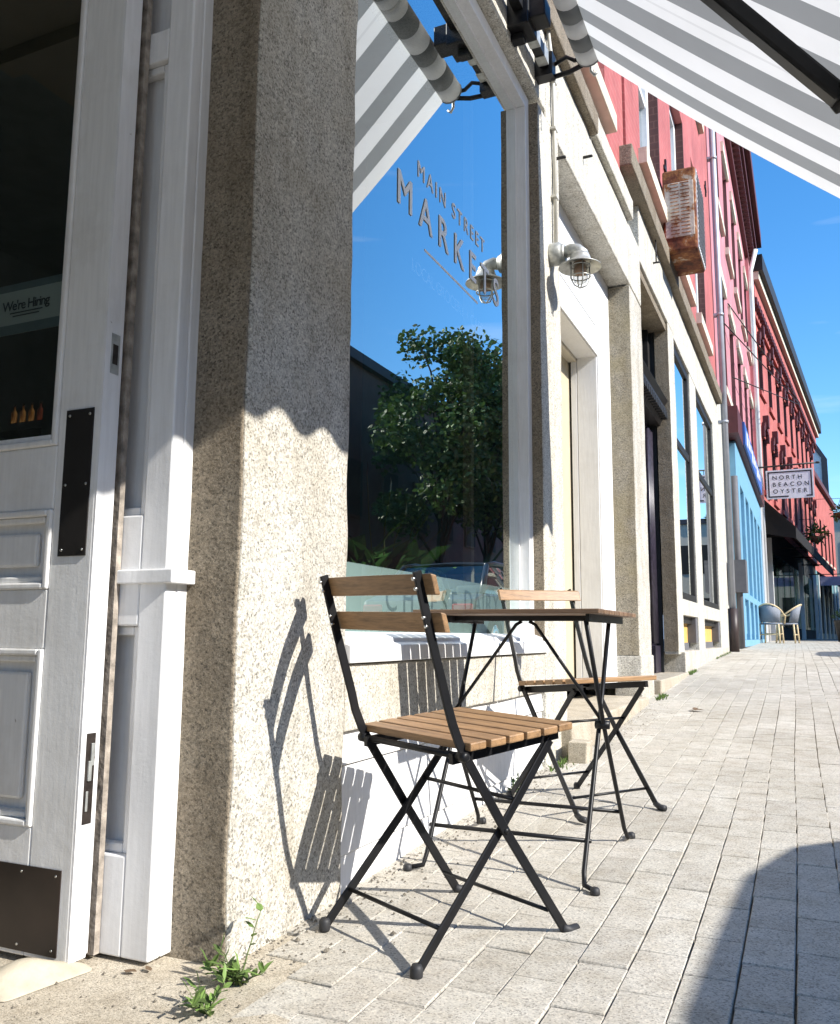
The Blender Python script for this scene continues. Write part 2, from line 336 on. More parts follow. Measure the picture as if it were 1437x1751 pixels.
def copy_tree(o, parent=None):
    c = o.copy(); COL.objects.link(c); c.parent = parent
    for ch in list(o.children): copy_tree(ch, c)
    return c
def textmesh(s, height, width, origin, xa, ya, bold=0, depth=.0008):
    # letters of cap height `height` stretched by spacing to `width`; origin = lower left
    def mk(sp):
        cu = bpy.data.curves.new('lettering', 'FONT'); cu.body = s; cu.size = height/.69; cu.space_character = sp; cu.offset = min(0, bold)*height; cu.bevel_depth = max(0, bold)*height; cu.bevel_resolution = 0; cu.extrude = depth
        ob = bpy.data.objects.new('lettering', cu); COL.objects.link(ob)
        dg = bpy.context.evaluated_depsgraph_get(); dg.update(); me = bpy.data.meshes.new_from_object(ob.evaluated_get(dg))
        vs = [v.co.copy() for v in me.vertices]; fs = [list(p.vertices) for p in me.polygons]
        bpy.data.objects.remove(ob); bpy.data.curves.remove(cu); bpy.data.meshes.remove(me)
        return vs, fs
    vs, fs = mk(1.0); w1 = max(v.x for v in vs)-min(v.x for v in vs)
    sp = 1.0
    if width and len(s) > 1:
        v2, _ = mk(1.3); w2 = max(v.x for v in v2)-min(v.x for v in v2)
        sp = 1 + .3*(width-w1)/(w2-w1); sp = max(.75, sp); vs, fs = mk(sp)
    x0 = min(v.x for v in vs); wn = max(v.x for v in vs)-x0
    k = width/wn if width else 1
    xa, ya = Vector(xa), Vector(ya); za = xa.cross(ya); o = Vector(origin)
    m = MB(); m.add([o + xa*((v.x-x0)*k) + ya*v.y + za*max(-.0008, min(.0008, v.z*.25)) for v in vs], fs, .5); return m
YA, ZA, XA = (0,1,0), (0,0,1), (1,0,0)

# ------------------------------------------------------------------ ground profile
GP = [(-30,-.35),(-5,-.1),(0,-.025),(1.3,0),(2,.008),(2.5,.025),(3.2,.055),(4,.085),(5,.125),(5.6,.155),(6.5,.215),(7.5,.265),(8.5,.315),(10,.365),(11.5,.41),(13,.445),(16,.49),(19.5,.535),(24,.56),(40,.60),(80,.62),(400,.5)]
def gz(y):
    for (a, za), (b, zb) in zip(GP, GP[1:]):
        if y <= b:
            return za + (zb-za)*(y-a)/(b-a)
    return GP[-1][1]

# ------------------------------------------------------------------ setting
ys = [-300,-60,-30,-12,-5,-2] + [y*.5 for y in range(0, 60)] + [32,36,40,50,60,80,110,160,260,420]
def sheet(xs, dz, mb=None):
    mb = mb or MB(); vs = []; n = len(xs)
    for y in ys:
        for x in xs: vs.append((x, y, gz(y)+dz(x) if callable(dz) else gz(y)+dz))
    fs = [(j*n+i, j*n+i+1, (j+1)*n+i+1, (j+1)*n+i) for j in range(len(ys)-1) for i in range(n-1)]
    mb.add(vs, fs, .5); return mb
struct('ground', sheet([-400, -60, 0, 2.6, 60, 400], -.22), 'asphalt')
struct('road', sheet([2.58, 5, 8, 11, 13.5], -.15), 'asphalt')
struct('pavement_bed', sheet([-1.4, -.6, 0, .8, 1.6, 2.46], -.014), 'sand')
kb = MB()
for j in range(len(ys)-1):
    y0, y1 = ys[j], ys[j+1]; z0, z1 = gz(y0), gz(y1)
    kb.add([(2.46,y0,z0-.2),(2.60,y0,z0-.2),(2.60,y0,z0+.002),(2.46,y0,z0+.002),(2.46,y1,z1-.2),(2.60,y1,z1-.2),(2.60,y1,z1+.002),(2.46,y1,z1+.002)],
           [(2,3,7,6),(0,3,7,4),(1,2,6,5)], .5)
struct('kerb', kb, 'kerb')
struct('far_pavement', sheet([13.5, 14.5, 16.2], -.02), 'concrete')
pv = MB(); PW, PL = .1005, .222
for i in range(-8, 34):
    ph = (i % 2)*.5 + random.uniform(-.12, .12)
    for j in range(0, 190):
        y0 = (j+ph)*PL - .6; y1 = y0+PL; xo = -.012*(y0-1.5)
        x0 = i*PW + .04 + xo; x1 = x0+PW
        wob = .004*math.sin(y0*1.7+i*.35)
        x0 += wob; x1 += wob
        if x0 > 2.44 or x1 < -.02: continue
        if (y0+y1)/2 < 1.66 and (x0+x1)/2 < .185 - max(0, (y0-1.25))*.36: continue
        if y0 > 26 and j % 1: continue
        x1 = min(x1, 2.455)
        g = .0008 + random.random()*.0007; c = .0017
        a, b = x0+g+random.uniform(-.0007, .0007), x1-g; p, q = y0+g+.0009, y1-g-.0009-random.random()*.0012
        za, zb = gz(y0), gz(y1); t = random.uniform(-.0014, .0014); u = random.uniform(-.0012, .0012)+(random.random() < .05)*random.uniform(-.003, .001)
        h = lambda x, y: za+(zb-za)*(y-y0)/PL + t*(x-x0)/PW*1.0 + u + random.uniform(-.0004, .0004)
        vs = [(a+c,p+c,h(a,p)),(b-c,p+c,h(b,p)),(b-c,q-c,h(b,q)),(a+c,q-c,h(a,q))]
        lo = [(a,p,h(a,p)-.0028),(b,p,h(b,p)-.0028),(b,q,h(b,q)-.0028),(a,q,h(a,q)-.0028)]
        bt = [(a,p,za-.02),(b,p,za-.02),(b,q,zb-.02),(a,q,zb-.02)]
        fs = [(0,1,2,3),(4,5,1,0),(5,6,2,1),(6,7,3,2),(7,4,0,3)]
        if y0 < 9: fs += [(8,9,5,4),(9,10,6,5),(10,11,7,6),(11,8,4,7)]
        pv.add(vs+lo+bt, fs)
struct('pavement', pv, 'paver')
# bare concrete threshold in front of the doorway, its edge against the pavers ragged
ap = MB(); pts = [(-.9, -.8), (.30, -.8), (.29, 1.0), (.25, 1.35), (.20, 1.5), (.15, 1.72), (-.02, 1.72), (-.9, 1.64)]
ap.add([(x, y, -.0025+max(0, gz(y))*.5) for x, y in pts] + [(x, y, -.05) for x, y in pts], [tuple(range(8))] + [(i, (i+1) % 8, 8+(i+1) % 8, 8+i) for i in range(8)], .5)
struct('path', ap, 'concrete')
grit = MB()
for k in range(1500):
    y = random.uniform(.9, 6.2); x = random.expovariate(16) if y > 1.65 else random.uniform(-.25, .2)
    if y > 1.4 and x < .0: x = abs(x)*.3
    if y < 1.5 and random.random() < .4: continue
    r = random.uniform(.001, .0045)*(1.9 if random.random() < .04 else 1); z = gz(y)+r*.4; an = random.random()*3
    c, s_ = math.cos(an)*r, math.sin(an)*r
    grit.add([(x+c,y+s_,z),(x-s_,y+c,z),(x-c,y-s_,z),(x+s_,y-c,z),(x,y,z+r*.9)], [(0,1,4),(1,2,4),(2,3,4),(3,0,4)])
o = build('loose_grit', grit, 'sand'); setp(o, 'fine grit and dirt scattered along the foot of the wall', 'grit', kind='stuff')

# ------------------------------------------------------------------ market storefront (building A)
A = thing('market_storefront', 'granite market storefront with a big shop window below red brick, nearest of the row', 'building', (0, 1.5, 0))
def rough_block(a, b, seglen=.06, amp=.004):
    # a stone block with a slightly uneven surface
    a, b = Vector(a), Vector(b); m = MB(); bm = bmesh.new()
    bmesh.ops.create_cube(bm, size=1)
    for v in bm.verts: v.co = Vector([a[i]+(v.co[i]+.5)*(b[i]-a[i]) for i in range(3)])
    for ax in range(3):
        n = min(80, int(abs(b[ax]-a[ax])/seglen))
        for k in range(1, n):
            no = Vector((0,0,0)); no[ax] = 1; pc = a.copy(); pc[ax] = a[ax]+(b[ax]-a[ax])*k/n
            bmesh.ops.bisect_plane(bm, geom=bm.verts[:]+bm.edges[:]+bm.faces[:], plane_co=pc, plane_no=no)
    from mathutils import noise as nn
    for v in bm.verts:
        v.co += nn.noise_vector(v.co*9)*amp + nn.noise_vector(v.co*2.5)*amp*.8
    bm.verts.ensure_lookup_table()
    m.add([v.co.copy() for v in bm.verts], [[v.index for v in f.verts] for f in bm.faces], .5); bm.free(); return m
build('pillar', rough_block((-.172, 1.515, -.06), (0, 1.985, 3.32), .045, .004), 'granite', A, 'rough granite pillar beside the open door', bevel=.012, seg=2)
build('side_face', rough_block((-.172, 1.508, -.06), (-.004, 1.5165, 3.32), .045, .003), 'granite_d', A, 'brown stained rough side of the granite pillar', bevel=.006)  # thin slab of darker, browner granite over the doorway side
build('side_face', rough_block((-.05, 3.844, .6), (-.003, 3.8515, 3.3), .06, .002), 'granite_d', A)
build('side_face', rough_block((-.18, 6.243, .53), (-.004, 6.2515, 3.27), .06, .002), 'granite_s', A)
build('pillar', rough_block((-.42, 3.85, -.02), (0, 4.22, 3.30), .06, .003), 'granite_l', A, 'pale granite pillar carrying the bulkhead lamp', bevel=.008)
build('pillar', rough_block((-.18, 6.25, .2), (0, 6.75, 3.28), .08, .003), 'granite', A, 'granite pillar between the white and the dark doorway', bevel=.008)
build('pillar_base', rough_block((-.18, 6.24, .1), (.012, 6.76, .525), .08, .003), 'granite', A, bevel=.008)
build('stone_course', rough_block((-.16, 1.987, .412), (-.003, 3.235, .582), .08, .002), 'granite_b', A, bevel=.004)
build('stone_course', rough_block((-.16, 3.24, .412), (-.003, 3.848, .582), .08, .002), 'granite_b', A, bevel=.004)
build('lintel', rough_block((-.5, 1.4, 3.335), (0, 3.99, 3.79), .12, .003), 'granite_l', A, bevel=.01)
build('lintel', rough_block((-.5, 3.995, 3.29), (.002, 6.75, 3.79), .12, .003), 'granite_l', A, bevel=.01)
build('lintel', rough_block((-.5, -3, 3.335), (0, 1.395, 3.79), .12, .003), 'granite_l', A, bevel=.01)
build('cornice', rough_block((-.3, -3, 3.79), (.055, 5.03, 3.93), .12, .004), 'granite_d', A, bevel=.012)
build('cornice', rough_block((-.3, 5.04, 3.79), (.045, 6.26, 3.95), .12, .004), 'granite_l', A, bevel=.012)
cb = MB()
for z0, z1 in ((-.06, .098), (.102, .322), (.326, .408)):
    cb.prism([(-.12, z0), (-.012, z0), (-.022, z1), (-.12, z1)], 1, 1.988, 3.848)
build('clapboard', cb, 'white', A, bevel=.003)
aw = MB(); aw.box((-.4, -3, 3.93), (-.02, 4.35, 12.5)).box((-.4, 5.62, 3.93), (-.02, 6.28, 12.5)).box((-.4, 4.35, 3.93), (-.02, 5.62, 4.2)).box((-.4, 4.35, 6.5), (-.02, 5.62, 12.5))
build('brick_wall', aw, 'brickr', A)
uw = build('window', MB().box((-.2, 4.35, 4.2), (-.14, 5.62, 6.5)), 'glass_w', A)
build('frame', MB().box((-.15, 4.35, 4.2), (-.10, 4.45, 6.5)).box((-.15, 5.52, 4.2), (-.10, 5.62, 6.5)).box((-.15, 4.45, 5.3), (-.10, 5.52, 5.38)), 'white', uw)
build('sill', MB().box((-.14, 4.2, 4.14), (.06, 5.62, 4.27)), 'cream', uw, bevel=.008)
# shop window
W = build('window', MB().box((-.125, 1.985, .655), (-.05, 2.045, 3.33)).box((-.125, 3.79, .655), (-.05, 3.85, 3.33)).box((-.125, 2.045, 3.26), (-.05, 3.79, 3.33)), 'white', A, 'large shop window with white frame', bevel=.004)
sill = MB(); sill.prism([(-.12, .586), (.012, .586), (.012, .632), (-.012, .640), (-.012, .652), (-.055, .668), (-.12, .668)], 1, 1.987, 3.86)
build('sill', sill, 'white', W, bevel=.003)
build('trim', MB().box((-.122, 2.045, .668), (-.098, 2.06, 3.26)).box((-.122, 3.775, .668), (-.098, 3.79, 3.26)).box((-.122, 2.06, 3.245), (-.098, 3.775, 3.26)), 'white', W)
build('pane', MB().add([(-.1, 2.06, .66), (-.1, 3.775, .66), (-.1, 3.775, 3.25), (-.1, 2.06, 3.25)], [(0,1,2,3)], .5), 'glass', W)
build('frosted_band', MB().add([(-.104, 2.062, .66), (-.104, 3.773, .66), (-.104, 3.773, .868), (-.104, 2.062, .868)], [(0,1,2,3)], .5), 'film', W, 'frosted band along the bottom of the window')
build('lettering', textmesh('CHEESE', .088, .60, (-.1030, 2.42, .735), YA, ZA, -.004), 'cut', W)
build('lettering', textmesh('DAIRY', .088, .40, (-.1030, 3.10, .745), YA, ZA, -.004), 'cut', W)
build('lettering', textmesh('MAIN STREET', .062, .70, (-.0980, 2.625, 2.295), YA, ZA, .006), 'letter', W)
build('lettering', textmesh('MARKETS', .122, 1.05, (-.0975, 2.46, 2.118), YA, ZA, .014), 'letter', W)
build('lettering_rule', MB().box((-.0996, 2.69, 2.038), (-.0985, 3.24, 2.046)), 'letter', W)
build('lettering', textmesh('LOCAL GROCERY + CAFE', .048, .72, (-.1025, 2.59, 1.925), YA, ZA, -.008), 'letter', W)
# room behind the glass
rm = MB()
rm.add([(-4,-2.5,-.02),(-.14,-2.5,-.02),(-.14,4.6,-.02),(-4,4.6,-.02)], [(0,1,2,3)])
build('floor', rm, 'floor_d', A)
rm = MB(); rm.box((-4.1,-2.6,0), (-4,4.6,3.4)).box((-4,4.3,0), (-.45,4.4,3.4)).box((-4,-2.6,0), (-.5,-2.5,3.4)).box((-4.1,-2.6,3.34), (-.45,4.5,3.4))
build('room_wall', rm, 'roomgrey', A)
build('room_post', MB().box((-.33, 3.66, .64), (-.29, 3.70, 3.3)), 'offwhite', A)
build('partition', MB().box((-.9, 3.72, .3), (-.13, 3.76, 3.32)), 'teal', A)
build('window_shelf', MB().box((-.62, 2.0, .60), (-.13, 3.84, .64)), 'darkroom', A)

# doorway: panelled jamb and the open door leaf
jb = MB(); y0 = 1.441
jb.box((-.395, y0+.036, .008), (-.136, 1.5125, 3.3))
def framed(mb, x0, x1, y, holes, z0, z1, proud=.012):
    # boards around rectangular recesses on a face looking towards -y
    hx0 = min(h[0] for h in holes); hx1 = max(h[1] for h in holes)
    mb.box((x0, y, z0), (hx0, y+proud, z1)); mb.box((hx1, y, z0), (x1, y+proud, z1))
    zs = z0
    for h in sorted(holes, key=lambda h: h[2]):
        mb.box((hx0, y, zs), (hx1, y+proud, h[2])); zs = h[3]
    mb.box((hx0, y, zs), (hx1, y+proud, z1))
framed(jb, -.395, -.137, y0, [(-.38, -.208, .205, .675), (-.38, -.208, .915, 2.0), (-.38, -.225, 2.08, 3.1)], .008, 3.3, .036)
D1 = build('door_jamb', jb, 'white', A, 'panelled white door jamb', bevel=.004)
ml = MB()
for (a, b, c, d) in ((-.38, -.208, .205, .675), (-.38, -.208, .915, 2.0)):
    ml.box((b-.022, y0+.014, c), (b, y0+.0358, d)).box((a, y0+.014, c), (b-.022, y0+.0358, c+.02)).box((a, y0+.014, d-.02), (b-.022, y0+.0358, d))
build('moulding', ml, 'white', D1, bevel=.004)
build('rail', MB().box((-.395, y0-.012, .765), (-.112, 1.5065, .795)), 'white', D1, bevel=.003)
build('weather_seal', MB().box((-.345, 1.424, .01), (-.262, 1.439, 3.2)), 'seal', A)

LY = 1.356; XE = -.265
DL = thing('shop_door', 'old white panelled shop door standing open, with black push plate and kick plate', 'door', (-.8, LY, 0))
leaf = MB(); x0 = -1.15
holes = [(-1.05, -.383, .262, .625), (-1.05, -.383, .752, .925), (-1.05, -.383, 1.067, 2.9)]
framed(leaf, x0, XE, LY, holes, .012, 3.05, .052)
build('leaf', leaf, 'white_old', DL, bevel=.004)
pn = MB()
for (a, b, c, d) in holes[:2]:
    pn.box((a, LY+.022, c), (b, LY+.040, d)); pn.prism([(a+.05, c+.05), (b-.05, c+.05), (b-.05, d-.05), (a+.05, d-.05)], 1, LY+.008, LY+.022)
build('panel', pn, 'white_old', DL, bevel=.006)
ml = MB()
for (a, b, c, d) in holes:
    for k, (o1, yy) in enumerate(((.0, -.006), (.014, .004))):
        wd = .014
        ml.box((b-o1-wd, LY+yy, c+o1), (b-o1, LY+.03, d-o1)).box((a, LY+yy, c+o1), (b-o1-wd, LY+.03, c+o1+wd)).box((a, LY+yy, d-o1-wd), (b-o1-wd, LY+.03, d-o1))
build('moulding', ml, 'white_old', DL, bevel=.004)
gp = build('pane', MB().add([(-1.05, LY+.03, 1.06), (-.38, LY+.03, 1.06), (-.38, LY+.03, 2.9), (-1.05, LY+.03, 2.9)], [(0,1,2,3)], .5), 'glass_d', DL)
build('edge_strip', MB().box((XE-.02, LY+.0005, .014), (XE+.003, LY+.046, 3.04)).box((XE-.02, LY+.0475, .02), (XE+.0014, LY+.0525, 3.04)), 'white_edge', DL)
def screws(mb, pts, ax, r=.0035):
    for p in pts: mb.lathe([(r, -.0012), (r, .0004), (r*.6, .0012)], p, ax, 8)
pp = build('push_plate', MB().box((-.359, LY-.003, .821), (-.281, LY-.0003, 1.141)), 'blackmatte', DL)
sc = MB()
for x in (-.349, -.291):
    for z in (.834, .975, 1.128): sc.lathe([(.0035, 0), (.003, -.0015)], (x, LY-.003, z), 'y', 8)
build('screw', sc, 'screw', pp)
kp = build('kick_plate', MB().box((-1.1, LY-.0025, .022), (-.292, LY-.0003, .187)), 'kick', DL)
sc = MB()
for x in (-.305, -.47, -.40):
    for z in (.034, .175): sc.lathe([(.003, 0), (.0025, -.0013)], (x, LY-.0025, z), 'y', 8)
build('screw', sc, 'screw', kp)
st = build('strike_plate', MB().box((XE+.003, LY+.017, 1.222), (XE+.0045, LY+.041, 1.312)), 'galv', DL)
build('latch_hole', MB().box((XE+.0042, LY+.021, 1.243), (XE+.0052, LY+.036, 1.288)), 'lockmetal', st)
lk = build('lock_case', MB().box((XE+.003, LY+.014, .275), (XE+.0046, LY+.038, .455)), 'lockmetal', DL)
build('bolt', MB().box((XE+.0046, LY+.019, .36), (XE+.010, LY+.027, .40)).box((XE+.0046, LY+.025, .39), (XE+.009, LY+.033, .435)).box((XE+.0046, LY+.018, .30), (XE+.007, LY+.024, .34)), 'galv', lk, bevel=.001)
# hiring notice taped inside the pane
sg = thing('notice', "small pale notice reading We're Hiring behind the door glass", 'notice', (-.53, LY+.034, 1.36))
build('sheet', MB().box((-.665, LY+.0335, 1.360), (-.437, LY+.0345, 1.486)), 'paper', sg)
build('band', MB().box((-.665, LY+.0328, 1.360), (-.437, LY+.0334, 1.384)).box((-.665, LY+.0328, 1.468), (-.437, LY+.0334, 1.486)), 'paperb', sg)
build('lettering', textmesh("We're Hiring", .023, .155, (-.630, LY+.0325, 1.420), XA, ZA, .02), 'ink', sg)
ln = MB(); ln.box((-.603, LY+.0322, 1.411), (-.497, LY+.0328, 1.4135)).box((-.593, LY+.0322, 1.403), (-.507, LY+.0328, 1.4055))
build('small_print', ln, 'ink', sg)
vc = MB().box((-1.7, -1.0, 2.92), (-.30, 1.44, 3.0))
for k in range(5): vc.box((-1.7, -.7+k*.42, 2.86), (-.32, -.62+k*.42, 2.92))
build('vestibule_ceiling', vc, 'offwhite', A)
build('pillar', rough_block((-.3, -1.55, -.1), (0, -1.0, 3.33), .1, .004), 'granite', A, 'granite pillar on the near side of the doorway', bevel=.01)
build('far_jamb', MB().box((-.9, -1.06, 0), (-.3, -1.0, 2.92)), 'white', A)
back = MB().box((-1.2, 1.72, 0), (-.615, 1.76, 3.3)).box((-2.2, 1.05, 3.2), (-.2, 1.76, 3.25)).box((-.615, 1.515, 0), (-.58, 1.76, 3.3))
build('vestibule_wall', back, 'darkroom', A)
for k in range(4):
    x = -.768 + k*.031; t = thing('bottle', ['amber bottle glowing behind the door glass, leftmost of four', 'bright amber bottle behind the door glass, second of four', 'narrow amber bottle behind the door glass, third of four', 'dim red bottle behind the door glass, rightmost of four'][k], 'bottle', (x, 1.56, 1.185), group='bottles behind the door glass')
    build('bottle_body', MB().lathe([(.007, 0), (.0075, .004), (.0075, .040), (.003, .048), (.003, .056)], (x, 1.56, 1.187), 'z', 10), 'amber_d' if k == 3 else 'amber', t)  # emission stands in for room light falling on the bottles
    build('cap', MB().lathe([(.0034, .056), (.0034, .062)], (x, 1.56, 1.187), 'z', 8), 'kick', t)
solo('shelf', MB().box((-.80, 1.515, 1.165), (-.60, 1.62, 1.185)), 'darkroom', 'dark shelf behind the door glass carrying amber bottles', 'shelf', (-.7, 1.56, 1.165))
wg = MB()
pr = [(1.195, .006), (1.215, .022), (1.250, .040), (1.285, .048), (1.312, .036), (1.34, .022), (1.368, .012), (1.395, .003)]
vs = []
for i, (y, z) in enumerate(pr):
    hw = .058 - .018*i/7; xc = -.315 + .055*i/7
    vs += [(xc-hw, y, .001), (xc-hw*.75, y, z*.7+.004), (xc, y, z+.005), (xc+hw*.45, y, z*.55+.005), (xc+hw, y, .0035), (xc+hw, y, .0008)]
fs = [(i*6+k, i*6+k+1, i*6+k+7, i*6+k+6) for i in range(7) for k in range(5)] + [(0,1,2,3,4,5), (47,46,45,44,43,42)]
wg.add(vs, fs, .5, True)
o = solo('doorstop', wg, 'rubber_c', 'cream rubber wedge doorstop under the open white door', 'doorstop', (-.4, 1.3, 0)); 
sb = o.modifiers.new('s', 'SUBSURF'); sb.levels = 2; sb.render_levels = 2

# white side doorway
sd = MB(); sd.box((-.30, 5.79, .335), (-.16, 6.249, 3.285)).box((-.30, 4.222, 2.60), (-.16, 5.79, 2.815)).box((-.30, 4.222, 2.822), (-.158, 5.79, 3.285)).box((-.345, 5.79, .34), (-.302, 5.81, 2.6)).box((-.30, 4.222, .34), (-.20, 4.34, 2.6))
SD = build('side_entrance', sd, 'white', A, 'white boxed side doorway', bevel=.004)
build('soffit', MB().box((-.36, 4.34, 2.58), (-.302, 5.789, 2.62)), 'offwhite', SD)
build('side_door', MB().box((-.42, 4.215, .33), (-.36, 5.83, 2.65)), 'beige', SD)
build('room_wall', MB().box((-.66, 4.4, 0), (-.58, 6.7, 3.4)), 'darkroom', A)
build('moulding', MB().box((-.1598, 5.795, .34), (-.150, 5.825, 2.62)).box((-.1598, 4.34, 2.605), (-.150, 5.795, 2.63)), 'white', SD, bevel=.003)
build('entrance_step', rough_block((-.42, 4.10, -.02), (.055, 6.235, .245), .1, .004), 'concrete', A, bevel=.01)

# ------------------------------------------------------------------ granite building B
B = thing('granite_building', 'granite fronted building with dark doorway and two tall shop windows under red brick', 'building', (0, 6.76, 0))
build('door_step', rough_block((-.5, 6.77, .05), (.06, 8.42, .335), .12, .003), 'concrete', B, bevel=.008)
build('pier', rough_block((-.13, 8.27, .5), (0, 8.66, 3.70), .12, .003), 'granite_l', B, bevel=.006)
build('pier', rough_block((-.14, 9.95, .5), (-.004, 10.55, 3.66), .15, .002), 'granite_l', B, bevel=.006)
build('pier', rough_block((-.14, 12.52, .4), (0, 13.38, 3.66), .15, .002), 'granite_l', B, bevel=.006)
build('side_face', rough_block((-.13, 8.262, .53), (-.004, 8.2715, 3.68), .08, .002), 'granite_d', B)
build('plinth', rough_block((-.3, 8.425, .1), (.035, 13.3, .522), .15, .003), 'granite_b', B, bevel=.006)
build('spandrel', MB().box((-.2, 8.66, .872), (-.006, 9.95, 1.03)).box((-.2, 10.55, .872), (-.006, 12.52, 1.03)), 'granite_l', B, bevel=.005)
build('lintel', rough_block((-.5, 6.755, 3.68), (.003, 8.66, 4.16), .15, .003), 'granite_l', B, bevel=.008)
build('lintel', rough_block((-.5, 8.665, 3.655), (0, 13.38, 4.16), .15, .003), 'granite_l', B, bevel=.008)
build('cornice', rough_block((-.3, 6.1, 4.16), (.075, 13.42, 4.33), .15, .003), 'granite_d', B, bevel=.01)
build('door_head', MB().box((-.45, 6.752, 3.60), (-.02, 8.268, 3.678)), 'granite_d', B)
build('transom', MB().box((-.32, 6.76, 2.93), (-.28, 7.95, 3.5)), 'offwhite', B)
tf = MB(); tf.box((-.34, 7.95, 2.9), (-.22, 8.02, 3.6)).box((-.34, 8.16, 2.9), (-.18, 8.268, 3.6)).box((-.36, 6.76, 3.5), (-.24, 8.268, 3.6)).box((-.45, 8.02, 2.9), (-.35, 8.16, 3.6))
build('transom_frame', tf, 'blackmatte', B)
hd = MB(); hd.prism([(-.45, 2.66), (-.10, 2.66), (-.085, 2.70), (-.03, 2.76), (-.03, 2.80), (-.06, 2.84), (-.02, 2.90), (-.45, 2.93)], 1, 6.76, 8.266)
for k in range(16): hd.box((-.075, 6.80+k*.09, 2.70), (-.02, 6.85+k*.09, 2.765))
build('door_hood', hd, 'blackmatte', B, bevel=.004)
pl = MB(); pl.box((-.30, 8.0, .34), (-.20, 8.266, 2.66)); 
for k in range(5): pl.tube([(-.19, 8.02+k*.055, .6), (-.19, 8.02+k*.055, 2.6)], .018, 8)
pl.box((-.31, 7.98, .34), (-.165, 8.267, .58))
build('door_pilaster', pl, 'purple', B)
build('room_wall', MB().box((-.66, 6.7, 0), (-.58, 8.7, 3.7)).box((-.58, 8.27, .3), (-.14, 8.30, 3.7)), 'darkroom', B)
build('door_leaf', MB().box((-.52, 6.75, .3), (-.46, 8.0, 2.9)).box((-.46, 7.92, .34), (-.30, 7.99, 2.66)), 'blackmatte', B)
build('side_wall', MB().box((-.5, 6.745, .3), (-.19, 6.758, 3.7)), 'blackmatte', B)
for (a, b, curtain) in ((8.66, 9.95, 0), (10.55, 12.52, 1)):
    w_ = build('window', MB().box((-.13, a, 1.03), (-.022, a+.06, 3.655)).box((-.13, b-.075, 1.03), (-.022, b, 3.655)).box((-.13, a+.06, 3.56), (-.022, b-.075, 3.655)).box((-.13, a+.06, 1.03), (-.012, b-.075, 1.10)).box((-.12, a+.06, 2.60), (-.03, b-.075, 2.68)), 'blackmatte', B, 'tall black framed shop window', bevel=.004)
    build('pane', MB().add([(-.045, a+.06, 1.1), (-.045, b-.075, 1.1), (-.045, b-.075, 3.56), (-.045, a+.06, 3.56)], [(0,1,2,3)], .5), 'glass', w_)
    if curtain:
        cu = MB(); n = 26; vs = []
        for i in range(n+1):
            yy = a+.1+(b-a-.2)*i/n; xx = -.22+.025*math.sin(i*1.9)
            vs += [(xx, yy, 1.1), (xx, yy, 3.5)]
        cu.add(vs, [(2*i, 2*i+2, 2*i+3, 2*i+1) for i in range(n)], .5, True); build('curtain', cu, 'offwhite', w_)
    build('backing', MB().box((-.62, a, 1.0), (-.55, b, 3.6)), 'darkroom', w_)
    build('notice', MB().box((-.056, a+.45, 1.30), (-.05, a+.72, 1.48)), 'paper', w_)
    v_ = build('cellar_window', MB().box((-.15, a+.02, .522), (-.10, b-.02, .60)).box((-.15, b-.14, .6), (-.02, b-.001, .872)), 'boardgrey', B)
    build('board', MB().box((-.14, a+.02, .6), (-.11, b-.14, .80)), 'yellowboard', v_)
    build('head', MB().box((-.15, a+.001, .80), (-.06, b-.14, .871)), 'blackmatte', v_)
def brickwall(root, y0, y1, z0, z1, wins, mat, x=-.0, depth=.12, sill='cream', sash='white', rev='brickd', name='brick_wall', lint=None, arch=0, glass='glass_w'):
    ys_ = sorted({y0, y1} | {w_[0] for w_ in wins} | {w_[1] for w_ in wins})
    mb = MB()
    for a, b in zip(ys_, ys_[1:]):
        col = sorted([w_ for w_ in wins if w_[0] <= a+1e-6 and w_[1] >= b-1e-6], key=lambda w_: w_[2])
        zz = z0
        for w_ in col: mb.box((x-depth-.1, a, zz), (x, b, w_[2])); zz = w_[3]
        mb.box((x-depth-.1, a, zz), (x, b, z1))
    build(name, mb, mat, root)
    for (a, b, c, d) in wins:
        f = build('window', MB().box((x-depth-.06, a, c), (x-depth+.03, a+.09, d)).box((x-depth-.06, b-.16, c), (x-depth+.03, b-.03, d)).box((x-depth-.06, a+.09, d-.1), (x-depth+.03, b-.16, d)).box((x-depth-.06, a+.09, (c+d)/2-.03), (x-depth+.02, b-.16, (c+d)/2+.03)).box((x-depth-.06, a+.09, c), (x-depth+.03, b-.16, c+.07)), sash, root)
        build('pane', MB().box((x-depth-.05, a+.09, c+.07), (x-depth-.02, b-.16, d-.1)), glass, f)
        build('sill', MB().box((x-depth-.05, a-.1, c-.14), (x+.07, b+.1, c-.001)), sill, f)
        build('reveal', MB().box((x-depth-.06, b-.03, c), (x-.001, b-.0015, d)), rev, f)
        if lint: build('head', MB().box((x-.05, a-.1, d+.001), (x+.05, b+.1, d+.2)), lint, f)
        if arch:
            hd_ = MB()
            for k in range(9):
                t = math.pi*k/8; yc = (a+b)/2 - math.cos(t)*(b-a)*.52; zc = d + math.sin(t)*(b-a)*.32
                hd_.box((x-.06, yc-.09, zc-.1), (x+.09, yc+.09, zc+.1))
            hd_.box((x-.06, (a+b)/2-.12, d+.25), (x+.16, (a+b)/2+.12, d+.62))
            build('arched_head', hd_, 'maroon', f)
wb = []
for (a, b) in ((6.95, 8.12), (9.0, 10.22), (11.0, 12.22)):
    wb += [(a, b, 4.72, 6.9), (a, b, 8.1, 10.2)]
brickwall(B, 6.285, 13.42, 4.331, 12.3, wb, 'brickr')
an = MB()
for y, z in ((8.55, 6.55), (8.45, 5.35), (12.9, 7.4)): an.box((.001, y-.02, z-.12), (.02, y+.02, z+.12)).box((.001, y-.10, z-.02), (.018, y+.10, z+.02))
